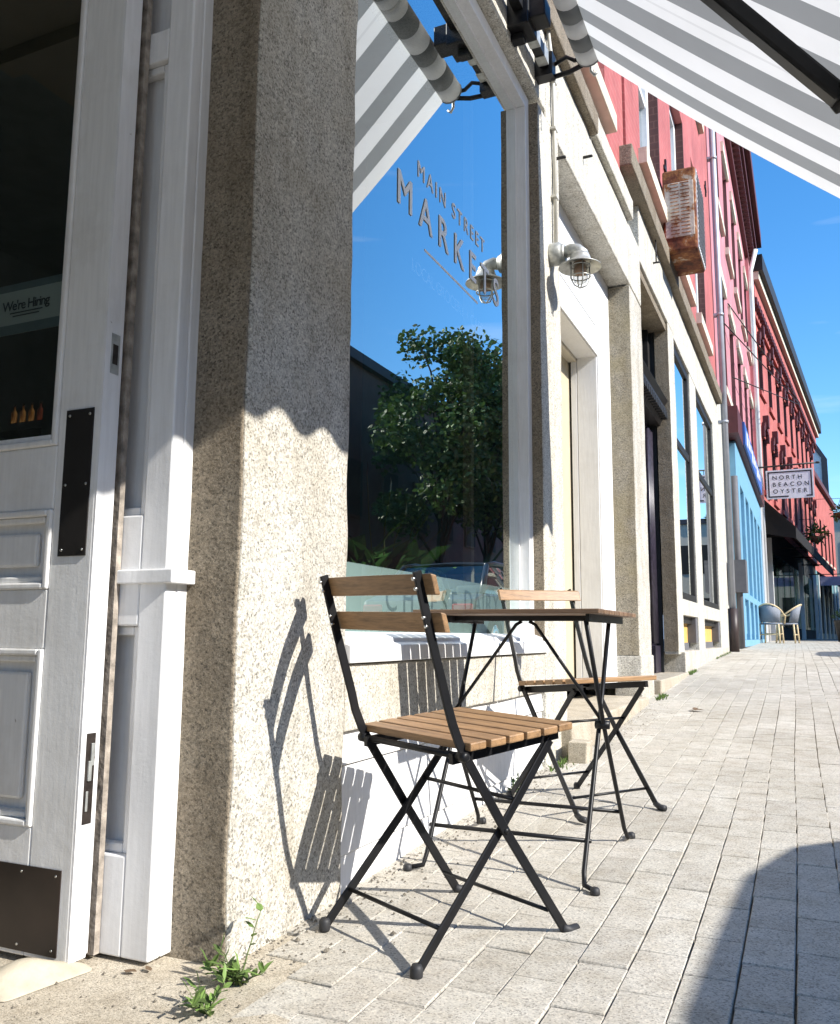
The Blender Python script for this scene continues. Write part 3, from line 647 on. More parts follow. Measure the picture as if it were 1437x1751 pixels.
build('wall_anchor', an, 'blackmatte', B)
# small iron pegs left in the granite
for (x, y, z, lb) in ((0, 4.15, 3.16, 'short black iron peg in the granite above the bulkhead lamp'), (0, 4.8, 3.52, 'short black iron peg in the lintel over the white doorway'), (0, 7.45, 3.95, 'black iron peg at the foot of a thin rod over the dark doorway')):
    p = solo('iron_peg', MB().lathe([(.009, 0), (.009, .055), (.006, .06)], (x, y, z), 'x', 8), 'blackmatte', lb, 'peg', (x, y, z), 'iron pegs in the facade')
solo('rod', MB().tube([(.03, 7.45, 3.96), (.03, 7.45, 4.16)], .006, 6), 'blackmatte', 'thin black rod hanging from the ledge over the dark doorway', 'rod', (.03, 7.45, 3.96))
# downpipe
dp = thing('downpipe', 'tall grey downpipe with a brown lower length between granite and blue shopfronts', 'downpipe', (.09, 13.5, gz(13.5)))
build('upper_pipe', MB().tube([(.09, 13.5, 1.08), (.09, 13.5, 11.6)], .048, 14), 'pipe', dp)
build('lower_pipe', MB().tube([(.09, 13.5, gz(13.5)-.02), (.09, 13.5, 1.08)], .07, 14), 'pipeb', dp)
bk = MB()
for z in (3.9, 5.6, 8.2): bk.lathe([(.06, -.02), (.06, .02)], (.09, 13.5, z), 'z', 12).box((.0, 13.45, z-.02), (.09, 13.55, z+.02))
build('bracket', bk, 'pipe', dp)
# air conditioner box
ac = thing('air_conditioner', 'rusty louvred air conditioner box sticking out over the granite ledge', 'air conditioner', (.2, 8.2, 4.33))
AX0, AX1, AY0, AY1, AZ0, AZ1 = .03, .335, 8.0, 8.62, 4.27, 5.1
build('casing', MB().box((AX0, AY0, AZ0), (AX1, AY1, AZ1)), 'rust', ac, bevel=.02)
build('side_panel', MB().box((AX0+.02, AY0-.006, AZ0+.14), (AX1-.02, AY0+.01, AZ1-.14)), 'rust_l', ac, bevel=.004)
lv = MB()
for k in range(15):
    z = AZ0+.17+k*.036
    lv.prism([(AY0-.012, z), (AY0+.004, z+.022), (AY0+.004, z-.004)], 0, AX0+.07, AX0+.15).prism([(AY0-.012, z), (AY0+.004, z+.022), (AY0+.004, z-.004)], 0, AX0+.165, AX0+.245)
build('louvre', lv, 'rust', ac)
gr = MB(); gr.box((AX1, AY0+.03, AZ0+.02), (AX1+.008, AY1-.03, AZ1-.02)); build('grille_plate', gr, 'white', ac)
gr = MB()
for k in range(14): gr.box((AX1+.008, AY0+.04, AZ0+.06+k*.05), (AX1+.016, AY1-.04, AZ0+.072+k*.05))
for k in range(9): gr.box((AX1+.008, AY0+.06+k*.065, AZ0+.04), (AX1+.014, AY0+.075+k*.065, AZ1-.04))
build('grille', gr, 'boardgrey', ac)

# ------------------------------------------------------------------ pink building C with the blue shopfront
Cb = thing('pink_building', 'tall pink painted brick building above a sky blue shopfront', 'building', (0, 13.6, 0))
wc = []
for k in range(5):
    a = 14.7+2.08*k
    wc += [(a, a+1.1, 4.78, 6.75), (a, a+1.1, 8.1, 10.1)]
brickwall(Cb, 13.6, 25.2, 4.45, 12.0, wc, 'brickp', lint='cream', rev='maroon')
cn = MB(); cn.box((-.4, 13.5, 11.1), (.10, 25.2, 11.35)).box((-.4, 13.5, 11.5), (.30, 25.3, 11.75)).box((-.4, 13.5, 11.75), (.42, 25.3, 12.15))
for k in range(46): cn.box((.0, 13.6+k*.25, 11.3), (.24, 13.74+k*.25, 11.5))
build('cornice', cn, 'maroon', Cb)
build('corner_pilaster', MB().box((-.1, 24.3, 4.4), (.08, 25.2, 11.1)), 'brickp', Cb)
build('ground_wall', MB().box((-.4, 13.6, .3), (-.02, 15.0, 4.45)).box((-.4, 23.0, .4), (.02, 25.2, 4.45)), 'granite_l', Cb)
sf = MB(); sf.box((-.10, 15.0, .5), (.13, 15.12, 3.9)).box((-.4, 15.0, .45), (.0, 23.0, 3.95))
sf.box((0, 15.12, .5), (.13, 23.0, .62)).box((0, 15.12, 3.3), (.13, 23.0, 3.95)).box((0, 15.12, 1.32), (.13, 23.0, 1.45))
for y in (15.3, 16.7, 18.1, 19.5, 20.9, 22.3): sf.box((0, y, .62), (.135, y+.35, 3.3))
SF = build('shopfront', sf, 'blue', Cb, 'sky blue wooden shopfront', bevel=.01)
sp_ = MB()
for y in (15.65, 17.05, 18.45, 19.85, 21.25): sp_.box((.02, y+.12, 1.57), (.06, y+.93, 3.2))
build('pane', sp_, 'glass_w', SF)
sp_ = MB()
for y in (15.65, 17.05, 18.45, 19.85, 21.25): sp_.box((.02, y+.12, .72), (.09, y+.93, 1.22))
build('panel', sp_, 'blue', SF, bevel=.01)
build('white_trim', MB().box((-.02, 23.0, .5), (.15, 23.22, 4.0)).box((-.02, 23.6, .5), (.15, 23.8, 4.0)), 'white', Cb)
build('fascia', MB().box((-.1, 14.5, 3.95), (.22, 23.3, 4.40)), 'maroon', Cb)
fs_ = thing('shop_sign', 'blue and white shop sign board above the sky blue shopfront', 'sign', (.24, 18, 4.0))
build('board', MB().box((.222, 15.6, 3.98), (.26, 21.5, 4.38)), 'signblue', fs_)
sw = MB()
for k in range(9): sw.box((.26, 16.0+k*.55, 4.05+.05*(k % 3)), (.265, 16.3+k*.55, 4.3))
build('white_marking', sw, 'signwhite', fs_)
dp2 = thing('downpipe', 'white downpipe at the far corner of the pink building', 'downpipe', (.1, 24.1, .55))
build('pipe', MB().tube([(.14, 24.1, .5), (.14, 24.1, 10.6), (.3, 24.1, 11.2)], .06, 12), 'white', dp2)
mb_ = MB().box((.03, 14.1, 1.35), (.26, 14.5, 1.85)).tube([(.14, 14.3, .5), (.14, 14.3, 3.2)], .05, 8)
solo('meter_box', mb_, 'boardgrey', 'dark meter box with conduit on the wall beside the blue shopfront', 'meter box', (.1, 14.3, .5))

# ------------------------------------------------------------------ coral red building D, turned a little
D = thing('red_building', 'coral red building with arched windows, dark awning and black topped cornice', 'building', (0.02, 25.2, 0), -R(4.5), local=True)
wd_ = []
for k in range(9):
    a = 1.4+2.25*k
    wd_ += [(a, a+1.0, 4.9, 6.6), (a, a+1.0, 7.9, 9.4)]
brickwall(D, .02, 22, 4.2, 10.3, wd_, 'bricko', arch=1, sash='blackmatte', rev='maroon', sill='bricko')
cn = MB(); cn.box((-.4, 0, 9.95), (.08, 22.1, 10.1)).box((-.4, 0, 10.3), (.16, 22.1, 10.75)); build('cornice', cn, 'bricko', D)
for k in range(60): build('dentil', MB().box((0, .1+k*.365, 10.1), (.2, .28+k*.365, 10.3)), 'maroon', D)
build('cornice_band', MB().box((-.4, -.1, 10.75), (.30, 22.2, 10.98)), 'cream', D)
build('roof_edge', MB().box((-.6, -.15, 10.98), (.42, 22.3, 11.45)), 'blackmatte', D)
gw = MB(); gw.box((-.5, .02, .4), (-.2, 22, 4.35)); build('ground_floor', gw, 'darkroom', D)
for y in (.25, .9, 2.2, 12, 19): build('white_post', MB().box((-.12, y, .5), (.02, y+.12, 3.6)), 'white', D)
gl_ = MB()
for k in range(9): gl_.box((-.199, 3+k*2.0, 1.0), (-.15, 4.6+k*2.0, 3.3))
build('shop_glass', gl_, 'carglass', D)
aw_ = thing('awning', 'long black canvas awning along the coral red building', 'awning', (.02, 25.2, 3.2), -R(4.5), local=True)
am = MB(); am.prism([(.0, 4.55-3.2), (.95, 3.55-3.2), (.95, 3.25-3.2), (.92, 3.25-3.2), (.92, 3.5-3.2), (.0, 4.45-3.2)], 1, -.6, 15.5)
am.add([(0.005, -.59, 1.25), (.93, -.59, .3), (.93, -.59, .05), (0.005, -.59, .25)], [(0,1,2,3)])
build('canopy', am, 'darkcanvas', aw_)
for k in range(4): build('strut', MB().tube([(.02, 1+k*3.6, .3), (.92, 1+k*3.6, .28)], .02, 6), 'darkcanvas', aw_)
hs_ = thing('hanging_sign', 'white hanging sign reading North Beacon Oyster in a black border', 'sign', (.05, 24.0, 5.1))
build('bracket', MB().tube([(.02, 24, 5.1), (1.52, 24, 5.14)], .022, 8).tube([(.55, 24, 5.11), (.55, 24, 4.99)], .01, 6).tube([(1.2, 24, 5.12), (1.2, 24, 4.99)], .01, 6).lathe([(.03, -.04), (.03, .04)], (1.53, 24, 5.14), 'x', 8), 'blackmatte', hs_)
sb_ = build('board', MB().box((.27, 23.98, 4.24), (1.41, 24.02, 5.0)), 'signwhite', hs_)
bd = MB(); yb = 23.974
bd.box((.31, yb, 4.925), (1.37, 23.979, 4.96)).box((.31, yb, 4.28), (.345, 23.979, 4.925)).box((1.335, yb, 4.28), (1.37, 23.979, 4.925)).box((.345, yb, 4.28), (.80, 23.979, 4.315)).box((1.22, yb, 4.28), (1.335, 23.979, 4.315))
build('border', bd, 'signblack', sb_)
for s_, z, w_ in (('NORTH', 4.745, .70), ('BEACON', 4.565, .86), ('OYSTER', 4.385, .82)):
    build('lettering', textmesh(s_, .105, w_, (.43, 23.975, z), XA, ZA, .02), 'signblack', sb_)
wire = MB()
wire.tube([(.02, 15.3, 6.1), (1.2, 26, 7.2)], .012, 5).tube([(.02, 16.5, 6.9), (1.2, 26, 7.25)], .012, 5).tube([(.02, 17.0, 5.6), (1.2, 26, 7.2)], .012, 5)
solo('wires', wire, 'blackmatte', 'thin dark wires strung across the pink facade', 'wires', (.02, 16, 6))

# ------------------------------------------------------------------ further buildings
Eb = thing('far_red_building', 'lower red building at the far end with a teal shopfront', 'building', (1.35, 47.4, 0), -R(5.6), local=True)
we = []
for k in range(6): we += [(1+2.6*k, 2.1+2.6*k, 5.2, 7.4)]
brickwall(Eb, 0, 17, 4.2, 9.3, we, 'bricko', sash='blackmatte', rev='maroon', sill='cream')
build('roof_edge', MB().box((-.5, -.05, 9.3), (.2, 17.1, 9.6)), 'maroon', Eb)
build('shopfront', MB().box((-.5, 0, .5), (.0, 17, 4.2)), 'teal', Eb)
for k in range(7): build('white_post', MB().box((0, .1+k*2.6, .5), (.1, .4+k*2.6, 4.0)), 'white', Eb)
eg = MB()
for k in range(6): eg.box((0.001, .6+k*2.6, .9), (.03, 2.5+k*2.6, 3.4))
build('shop_glass', eg, 'darkroom', Eb)
ea = thing('awning', 'small navy canvas awning far down the row', 'awning', (1.35, 47.4, 3.1), -R(5.6), local=True)
build('canopy', MB().prism([(0.0, 1.1), (1.1, .3), (1.1, 0), (1.07, 0), (1.07, .27), (0, 1.0)], 1, 3, 12), 'navy', ea)
build('valance', MB().box((1.1, 3, .0), (1.12, 12, .28)), 'navy', ea)
ls = thing('far_sign', 'pale lavender hanging sign under the navy awning', 'sign', (2.0, 42, 3.1))
build('board', MB().box((1.66, 42, 2.95), (2.75, 42.06, 3.35)), 'lavender', ls)
build('bracket', MB().tube([(1.2, 42.03, 3.45), (2.8, 42.03, 3.45)], .02, 6).tube([(2.2, 42.03, 3.35), (2.2, 42.03, 3.45)], .012, 6), 'blackmatte', ls)
G1 = thing('grey_gabled_house', 'grey sided house with a sloping dark roof beyond the red building', 'building', (-2, 66, 0))
def gx(p): return [(1.1+(x-1.1)*1.27, .66+(z-.66)*1.27 if z > 1 else z) for x, z in p]
build('wall', MB().prism(gx([(-7, .5), (2.2, .5), (2.2, 10.6), (1.75, 11.3), (1.35, 11.7), (-7, 12.3)]), 1, 66, 74), 'greyside', G1)
build('roof', MB().prism(gx([(2.2, .5), (2.5, .5), (2.5, 10.5), (1.95, 11.5), (1.4, 11.95), (-7, 12.55), (-7, 12.3), (1.35, 11.7), (1.75, 11.3), (2.2, 10.6)]), 1, 65.9, 74), 'darkside', G1)
F1 = thing('pale_building', 'pale building at the very end of the street', 'building', (5, 78, 0))
build('wall', MB().box((3.4, 78, .4), (10, 88, 10.5)), 'cream', F1)
fw_ = MB()
for k in range(3):
    for j in range(2): fw_.box((4.0+k*1.9, 77.95, 1.5+j*4.6), (5.1+k*1.9, 77.99, 4+j*4.6))
build('window', fw_, 'darkroom', F1)
build('roof', MB().box((3.2, 77.8, 10.5), (10.2, 88.2, 10.9)), 'darkside', F1)

# wicker chairs outside the far shop
def wicker(loc, rz, label):
    t = thing('wicker_chair', label, 'chair', loc, rz, 'wicker chairs outside the far shopfront', local=True); t.scale = (.86, .86, .93)
    lg = [(-.22,-.2),(.22,-.2),(-.2,.2),(.2,.2)]
    for x, y in lg: build('leg', MB().tube([(x*1.1, y*1.15, 0), (x, y, .44)], .022, 8), 'rattan', t)
    build('seat', MB().lathe([(.05,.43),(.25,.43),(.27,.45),(.25,.47),(.05,.47)], (0,0,0), 'z', 18), 'weave', t)
    bk_ = MB(); vs = []; n = 12
    for i in range(n+1):
        a = math.pi*(1.12+.76*i/n); vs += [(.25*math.cos(a), .25*math.sin(a)-.01, .48), (.30*math.cos(a), .30*math.sin(a)-.06, .74+.14*math.sin(math.pi*i/n))]
    bk_.add(vs, [(2*i, 2*i+2, 2*i+3, 2*i+1) for i in range(n)], .5, True)
    ob = build('backrest', bk_, 'weave', t); sm = ob.modifiers.new('s', 'SOLIDIFY'); sm.thickness = .02
    fr = [(.30*math.cos(math.pi*(1.0+1.0*i/16)), .30*math.sin(math.pi*(1.0+1.0*i/16))-.06*math.sin(math.pi*i/16), .66+.24*math.sin(math.pi*i/16)) for i in range(17)]
    build('frame', MB().tube([(.27,.2,.45), (.30,.18,.64)] + [fr[-1-i] for i in range(17)] + [(-.30,.18,.64), (-.27,.2,.45)], .02, 8).tube([(-.22,-.2,.2), (.22,-.2,.2)], .014, 6).tube([(-.22,.2,.22), (.22,.2,.22)], .014, 6), 'rattan', t)
    return t
wicker((.36, 20.2, gz(20.2)), R(-12), 'wicker bistro chair with grey woven back seen from behind by the far shopfront')
wicker((.66, 20.75, gz(20.7)), R(80), 'wicker bistro chair turned sideways beside the grey backed one')
pt = thing('planter', 'black round planter at the right edge of the far pavement', 'planter', (1.98, 25, gz(25)))
build('pot', MB().lathe([(.20, 0), (.27, .5), (.29, .55), (.27, .56)], (1.98, 25, gz(25)), 'z', 18), 'blackmatte', pt)
fo = MB()
for k in range(160):
    d = Vector((random.gauss(0,1), random.gauss(0,1), abs(random.gauss(0,1))+.2)).normalized()
    fo.leafq(Vector((1.98,25,gz(25)+.56))+d*random.uniform(.05,.28), d+Vector((0,0,.3)), (random.random(),random.random(),1), .12, .05)
build('foliage', fo, 'leafd', pt)
for (x, y, z, lb) in ((1.55, 37, 4.6, 'hanging flower basket with pale blooms in front of the coral red facade'), (2.75, 44, 6.4, 'hanging basket of greenery at the right edge of the far red building')):
    hb = thing('flower_basket', lb, 'flower basket', (x, y, z), group='hanging flower baskets down the street')
    build('basket', MB().lathe([(.08,-.25),(.22,-.15),(.30,.0)], (x, y, z), 'z', 14), 'terracotta', hb)
    build('chain', MB().tube([(x-.25, y, z), (x, y, z+.7)], .012, 5).tube([(x+.25, y, z), (x, y, z+.7), (x-1.5, y, z+.72)], .012, 5), 'blackmatte', hb)
    fo = MB()
    for k in range(220):
        d = Vector((random.gauss(0,1), random.gauss(0,1), random.gauss(.2,.8))).normalized()
        fo.leafq(Vector((x,y,z+.05))+d*random.uniform(.1,.42), d+Vector((0,0,-.3)), (random.random(),random.random(),1), .16, .08)
    build('foliage', fo, 'leaf', hb)

# ------------------------------------------------------------------ street awning over the market window
YE, XR, ZR, SL, XF = 3.83, .265, 3.47, -.917, 1.45
Y0 = -2.2
aw = thing('striped_awning', 'grey and white striped retractable awning over the market window', 'awning', (.1, 1.0, 3.5))
fb = MB()
def stripes(y_end, y_start):
    # band edges counted back from the end of the cloth
    out = []; y = y_end; wd = [(.10, 0), (.10, 1), (.105, 0), (.10, 1), (.12, 0), (.125, 1), (.065, 0), (.014, .47), (.06, 0), (.115, 1), (.125, 0)]
    k = 0
    while y > y_start:
        w_, c = wd[k] if k < len(wd) else ((.115, 0), (.115, 1))[k % 2]
        out.append((max(y-w_, y_start), y, c)); y -= w_; k += 1
    return out
NX = 14
def fab(x, y):
    t = (x-XR)/(XF-XR); sag = -.022*math.sin(math.pi*t) - (.010*math.sin((y-Y0)*2.2)+.004*math.sin(y*7.1+3*t))*math.sin(math.pi*t)
    return ZR + SL*(x-XR) + sag
for a, b, c in stripes(YE, Y0):
    vs = []
    for i in range(NX+1):
        x = XR+.03+(XF-XR-.03)*i/NX
        vs += [(x, a, fab(x, a)), (x, b, fab(x, b))]
    fb.add(vs, [(2*i, 2*i+1, 2*i+3, 2*i+2) for i in range(NX)], c, True)
build('canopy', fb, 'fabric', aw)
# valance with a waved lower edge
zf = fab(XF, 1) ; vl = MB()
for a, b, c in stripes(YE, Y0):
    n = max(1, int((b-a)/.02)); vs = []
    for i in range(n+1):
        y = a+(b-a)*i/n
        vs += [(XF+.02, y, zf-.02), (XF+.02, y, zf-.185-.022*math.cos((YE-y)/.205*2*math.pi))]
    vl.add(vs, [(2*i, 2*i+1, 2*i+3, 2*i+2) for i in range(n)], c)
build('valance', vl, 'fabric', aw)
rl = MB(); rr = .062
for a, b, c in stripes(YE-.01, Y0): rl.lathe([(rr, a), (rr, b)], (XR, 0, ZR), 'y', 20, rn=c)
build('roller', rl, 'fabric', aw)
build('roller_end', MB().lathe([(.064, YE-.0095), (.064, YE), (.02, YE+.002), (.012, YE+.045)], (XR, 0, ZR), 'y', 16), 'fabric', aw)
tb = MB().box((.03, Y0, 3.44), (.075, YE+.03, 3.50))
for y in (YE-.02,): tb.box((.0, y-.02, 3.40), (.09, y+.045, 3.52)).tube([(.07, y+.03, 3.41), (.16, y+.03, 3.415), (.25, y+.03, 3.44), (XR+.02, y+.03, ZR)], .013, 6).tube([(.07, y+.03, 3.47), (.15, y+.03, 3.50), (.19, y+.03, 3.47), (XR, y+.03, ZR)], .011, 6)
build('torsion_bar', tb, 'black', aw)
sb2 = MB().box((.0, 3.36, 3.37), (.10, 3.50, 3.56)).box((.06, 3.38, 3.40), (.17, 3.48, 3.50)).box((.0, 3.41, 3.335), (.06, 3.46, 3.37))
build('support_bracket', sb2, 'black', aw, bevel=.006)
for y in (3.56, 3.70): build('steel_clamp', MB().box((.028, y, 3.435), (.078, y+.07, 3.505)), 'galv', aw)
hk = MB().tube([(XR, YE+.035, ZR-.01), (XR, YE+.04, ZR-.06), (XR+.015, YE+.04, ZR-.085), (XR+.03, YE+.04, ZR-.07)], .008, 6)
build('crank_eye', hk, 'galv', aw)
for y in (2.2, -1.2):
    am = MB(); am.box((.0, y-.06, 3.33), (.10, y+.06, 3.55)).box((.06, y-.04, 3.36), (.20, y+.04, 3.46))
    build('shoulder', am, 'black', aw, bevel=.008)
    s0 = Vector((.16, y, 3.41)); e0 = Vector((1.27, y+.5, 2.277)); f0 = Vector((XF-.02, y+.05, zf-.02))
    build('arm', MB().flatbar([s0, e0], YA, .075, .05), 'black', aw, bevel=.01)
    build('forearm', MB().flatbar([e0+Vector((0,.05,0)), f0], YA, .06, .042), 'black', aw, bevel=.008)
build('front_bar', MB().box((XF-.03, Y0, zf-.03), (XF+.015, YE, zf+.03)), 'black', aw, bevel=.008)

# ------------------------------------------------------------------ bulkhead lamp
lm_ = thing('wall_lamp', 'galvanised caged bulkhead lamp with a flared shade on the granite pillar', 'lamp', (0, 4.04, 2.48))
LXc, LYc = .150, 4.04
bx = MB(); bx.lathe([(.055, .0), (.058, .006), (.058, .05), (.05, .058), (.0455, .07), (.045, .074)], (0, LYc, 2.575), 'x', 24)
build('back_box', bx, 'galv', lm_)
build('neck', MB().tube([(.07, LYc, 2.575), (.105, LYc, 2.585), (.135, LYc, 2.575), (LXc, LYc, 2.555), (LXc, LYc, 2.535)], [.030, .032, .036, .042, .046], 16), 'galv', lm_)
shd = MB(); shd.lathe([(.044, .055), (.05, .04), (.056, .02), (.095, -.008), (.105, -.012), (.107, -.017), (.103, -.015), (.094, -.012), (.05, .012), (.044, .02)], (LXc, LYc, 2.50), 'z', 36)
build('shade', shd, 'galv', lm_)
build('holder', MB().lathe([(.03, .02), (.032, -.035), (.028, -.04)], (LXc, LYc, 2.49), 'z', 20), 'lampholder', lm_)
build('jar', MB().lathe([(.036, .005), (.037, -.06), (.03, -.082), (.012, -.092)], (LXc, LYc, 2.49), 'z', 22), 'bulbglass', lm_)
cg = MB()
for k in range(4):
    a = k*math.pi/2+.5; ca, sa = math.cos(a), math.sin(a)
    cg.tube([(LXc+ca*r_, LYc+sa*r_, 2.49+h) for r_, h in ((.046, .02), (.048, -.05), (.044, -.075), (.030, -.10), (.004, -.112))], .0035, 6)
for r_, h in ((.0485, -.055), (.047, .0)): cg.tube([(LXc+r_*math.cos(a*math.pi/12), LYc+r_*math.sin(a*math.pi/12), 2.49+h) for a in range(25)], .0035, 6)
build('cage', cg, 'galv', lm_)
cd = MB().tube([(.016, 4.085, 2.62), (.016, 4.085, 3.42), (.016, 4.08, 3.62), (.016, 3.99, 3.80)], .0105, 8)
for z in (2.9, 3.28, 3.55): cd.box((.0, 4.06, z), (.03, 4.11, z+.012))
solo('conduit', cd, 'conduit', 'pale conduit running up the granite pillar above the lamp', 'conduit', (.016, 4.085, 2.62))

# ------------------------------------------------------------------ bistro chairs
def bistro_chair(label, loc, rz, tiltl):
    t = thing('bistro_chair', label, 'chair', loc, rz, 'folding bistro chairs at the slatted table', local=True)
    # local frame: x to the sitter's right, y forward, z up
    post = [(.232, .012), (.048, .248), (-.066, .404), (-.088, .437), (-.108, .478), (-.122, .52), (-.170, .66), (-.2105, .788)]
    rear = [(-.178, .012), (.048, .248), (.205, .425)]
    for s in (-1, 1):
        xp = .172*s
        pp_ = [((.179*s if c < .1 else .170*s if c > .5 else xp), b, c) for b, c in post]
        lp = build('back_post', MB().flatbar(pp_, (1,0,0), .007, .0215), 'black', t, bevel=.0015, seg=1)
        bo = MB(); bo.tube([(.179*s, .224, .018), (.179*s, .246, .008), (.179*s, .272, .008)], [.0095, .011, .011], 12)
        build('foot_cap', bo, 'rubber', lp)
        rv = MB()
        for b, c in ((-.2075, .773), (-.200, .752), (-.179, .695), (-.172, .676)): rv.lathe([(.0042, -.006), (.0042, .0), (.002, .002)], (0,0,0), 'y', 8)
        n = 8*3
        for q, (b, c) in enumerate(((-.2205, .772), (-.2135, .752), (-.191, .695), (-.1845, .677))):
            for i in range(n): v = rv.v[q*n+i]; rv.v[q*n+i] = Vector((.170*s+v.x, b-v.y*1.0-.001, c+v.z))
        build('rivet', rv, 'screw', lp)
        xl = .158*s
        lr = build('leg', MB().flatbar([((.161*s if c < .1 else xl), b, c) for b, c in rear], (1,0,0), .007, .0205), 'black', t, bevel=.0015, seg=1)
        build('foot_cap', MB().lathe([(.0115, .0), (.0128, .004), (.0128, .020), (.009, .027)], (.161*s, -.182, 0), 'z', 14), 'rubber', lr)
        build('pivot_bolt', MB().lathe([(.007, -.010*s), (.007, .012*s), (.004, .015*s)], (.165*s, .048, .248), 'x', 10), 'black', t)
        build('pivot_bolt', MB().lathe([(.011, -.006*s), (.011, .016*s), (.006, .019*s)], (.168*s, -.080, .412), 'x', 10), 'black', t)
        build('seat_rail', MB().flatbar([(.150*s, -.092, .405), (.150*s, .235, .436)], (1,0,0), .012, .022), 'black', t)
    build('crossbar', MB().tube([(-.168,-.080,.412), (.168,-.080,.412)], .0075, 8), 'black', t)
    for (b, c, w_) in ((-.118, .078, .159), (.182, .062, .172), (.098, .304, .155)): build('crossbar', MB().tube([(-w_, b, c), (w_, b, c)], .0048, 8), 'black', t)
    seat = MB(); n = 6; b0, b1 = -.075, .252; wS = (b1-b0)/n
    for k in range(n):
        a = b0+k*wS; c0 = .424+ .026*((a-b0)/(b1-b0)); wdt = wS-.009
        hw = .196 if k not in (0, n-1) else .192
        tl = .026/(b1-b0)
        vs = []
        for x in (-hw, hw):
            for (bb, cc) in ((a, c0), (a+wdt, c0+wdt*tl), (a+wdt, c0+wdt*tl+.017), (a, c0+.017)): vs.append((x, bb, cc))
        seat.add(vs, [(0,1,2,3), (7,6,5,4), (0,4,5,1), (1,5,6,2), (2,6,7,3), (3,7,4,0)])
    build('seat', seat, 'wood', t, bevel=.003)
    for (bt, ct, bb, cb2) in ((-.2045, .7835, -.1915, .741), (-.176, .7065, -.1625, .665)):
        rl_ = MB(); vs = []; m = 10
        for i in range(m+1):
            x = -.198+.396*i/m; bow = -.016*(1-(2*i/m-1)**2)
            for (b_, c_) in ((bt, ct), (bt+.015, ct-.002), (bb+.015, cb2), (bb, cb2)): vs.append((x, b_+bow+.008, c_))
        fs = [(i*4+k, i*4+(k+1) % 4, i*4+4+(k+1) % 4, i*4+4+k) for i in range(m) for k in range(4)] + [(0,1,2,3), (m*4+3, m*4+2, m*4+1, m*4)]
        rl_.add(vs, fs); build('back_rail', rl_, 'wood', t, bevel=.003)
    t.rotation_euler = (0, tiltl, rz)
    return t
bistro_chair('folding bistro chair in front, its back to the viewer, oiled wood slats on black steel', (1.1-.7935, 1.8533, .004), -.4564, .022)
c2 = bistro_chair('folding bistro chair on the far side of the table, facing the viewer and sunlit', (1.1-.818, 3.2237, .056), -2.2045, .0)
c2.rotation_euler = (-.010, .018, -2.2045)

# ------------------------------------------------------------------ slatted table
tb_ = thing('bistro_table', 'small square folding table with wooden slats on thin black legs', 'table', (.325, 2.54, gz(2.54)), local=False)
TX0, TX1, TY0, TY1, TZ = .055, .597, 2.27, 2.81, .733
top = MB(); n = 8; ws_ = (TY1-TY0)/n
for k in range(n): top.box((TX0, TY0+k*ws_+.0035, TZ-.013), (TX1, TY0+(k+1)*ws_-.0035, TZ))
build('tabletop', top, 'wood_d', tb_, bevel=.0025)
fr = MB()
for x in (TX0+.03, TX1-.045): fr.box((x, TY0+.04, TZ-.034), (x+.010, TY1-.04, TZ-.0135))
fr.box((TX0+.042, 2.50, TZ-.028), (TX1-.045, 2.512, TZ-.0135)).box((TX0+.042, 2.56, TZ-.028), (TX1-.045, 2.572, TZ-.0135))
build('frame', fr, 'black', tb_)
XL, XRt = TX0+.028, TX1-.05
for x, s in ((XL, -1), (XRt, 1)):
    zn, zfr = gz(2.27), gz(2.81)
    build('leg', MB().tube([(x, 2.335, TZ-.03), (x+.004*s, 2.50, .42), (x+.006*s, 2.755, zfr+.04), (x+.012*s, 2.775, zfr+.012), (x+.014*s, 2.815, zfr+.008)], .0068, 8), 'black', tb_)
    build('leg', MB().tube([(x-.012*s, 2.685, TZ-.03), (x-.012*s, 2.53, .42), (x-.010*s, 2.30, zn+.04), (x-.006*s, 2.285, zn+.012), (x+.024*s, 2.262, zn+.008)], .0068, 8), 'black', tb_)
    build('pivot_bolt', MB().lathe([(.012, -.02), (.013, 0), (.012, .02)], (x, 2.51, .41), 'x', 10), 'black', tb_)
    build('brace', MB().tube([(.325+.012*s, 2.50, TZ-.03), (.325+.03*s, 2.50, TZ-.04), (x-.008*s, 2.51, .43)], .0052, 8), 'black', tb_)
    fc = MB()
    for (yy, zz, dx) in ((2.82, zfr, .014), (2.256, zn, .028)): fc.lathe([(.012, 0), (.013, .004), (.012, .014), (.007, .018)], (x+dx*s, yy, zz), 'z', 12)
    build('foot_cap', fc, 'rubber', tb_)
for y, z in ((2.345, .125), (2.715, .135)): build('crossbar', MB().tube([(XL, y, z), (XRt, y, z)], .0058, 8), 'black', tb_)

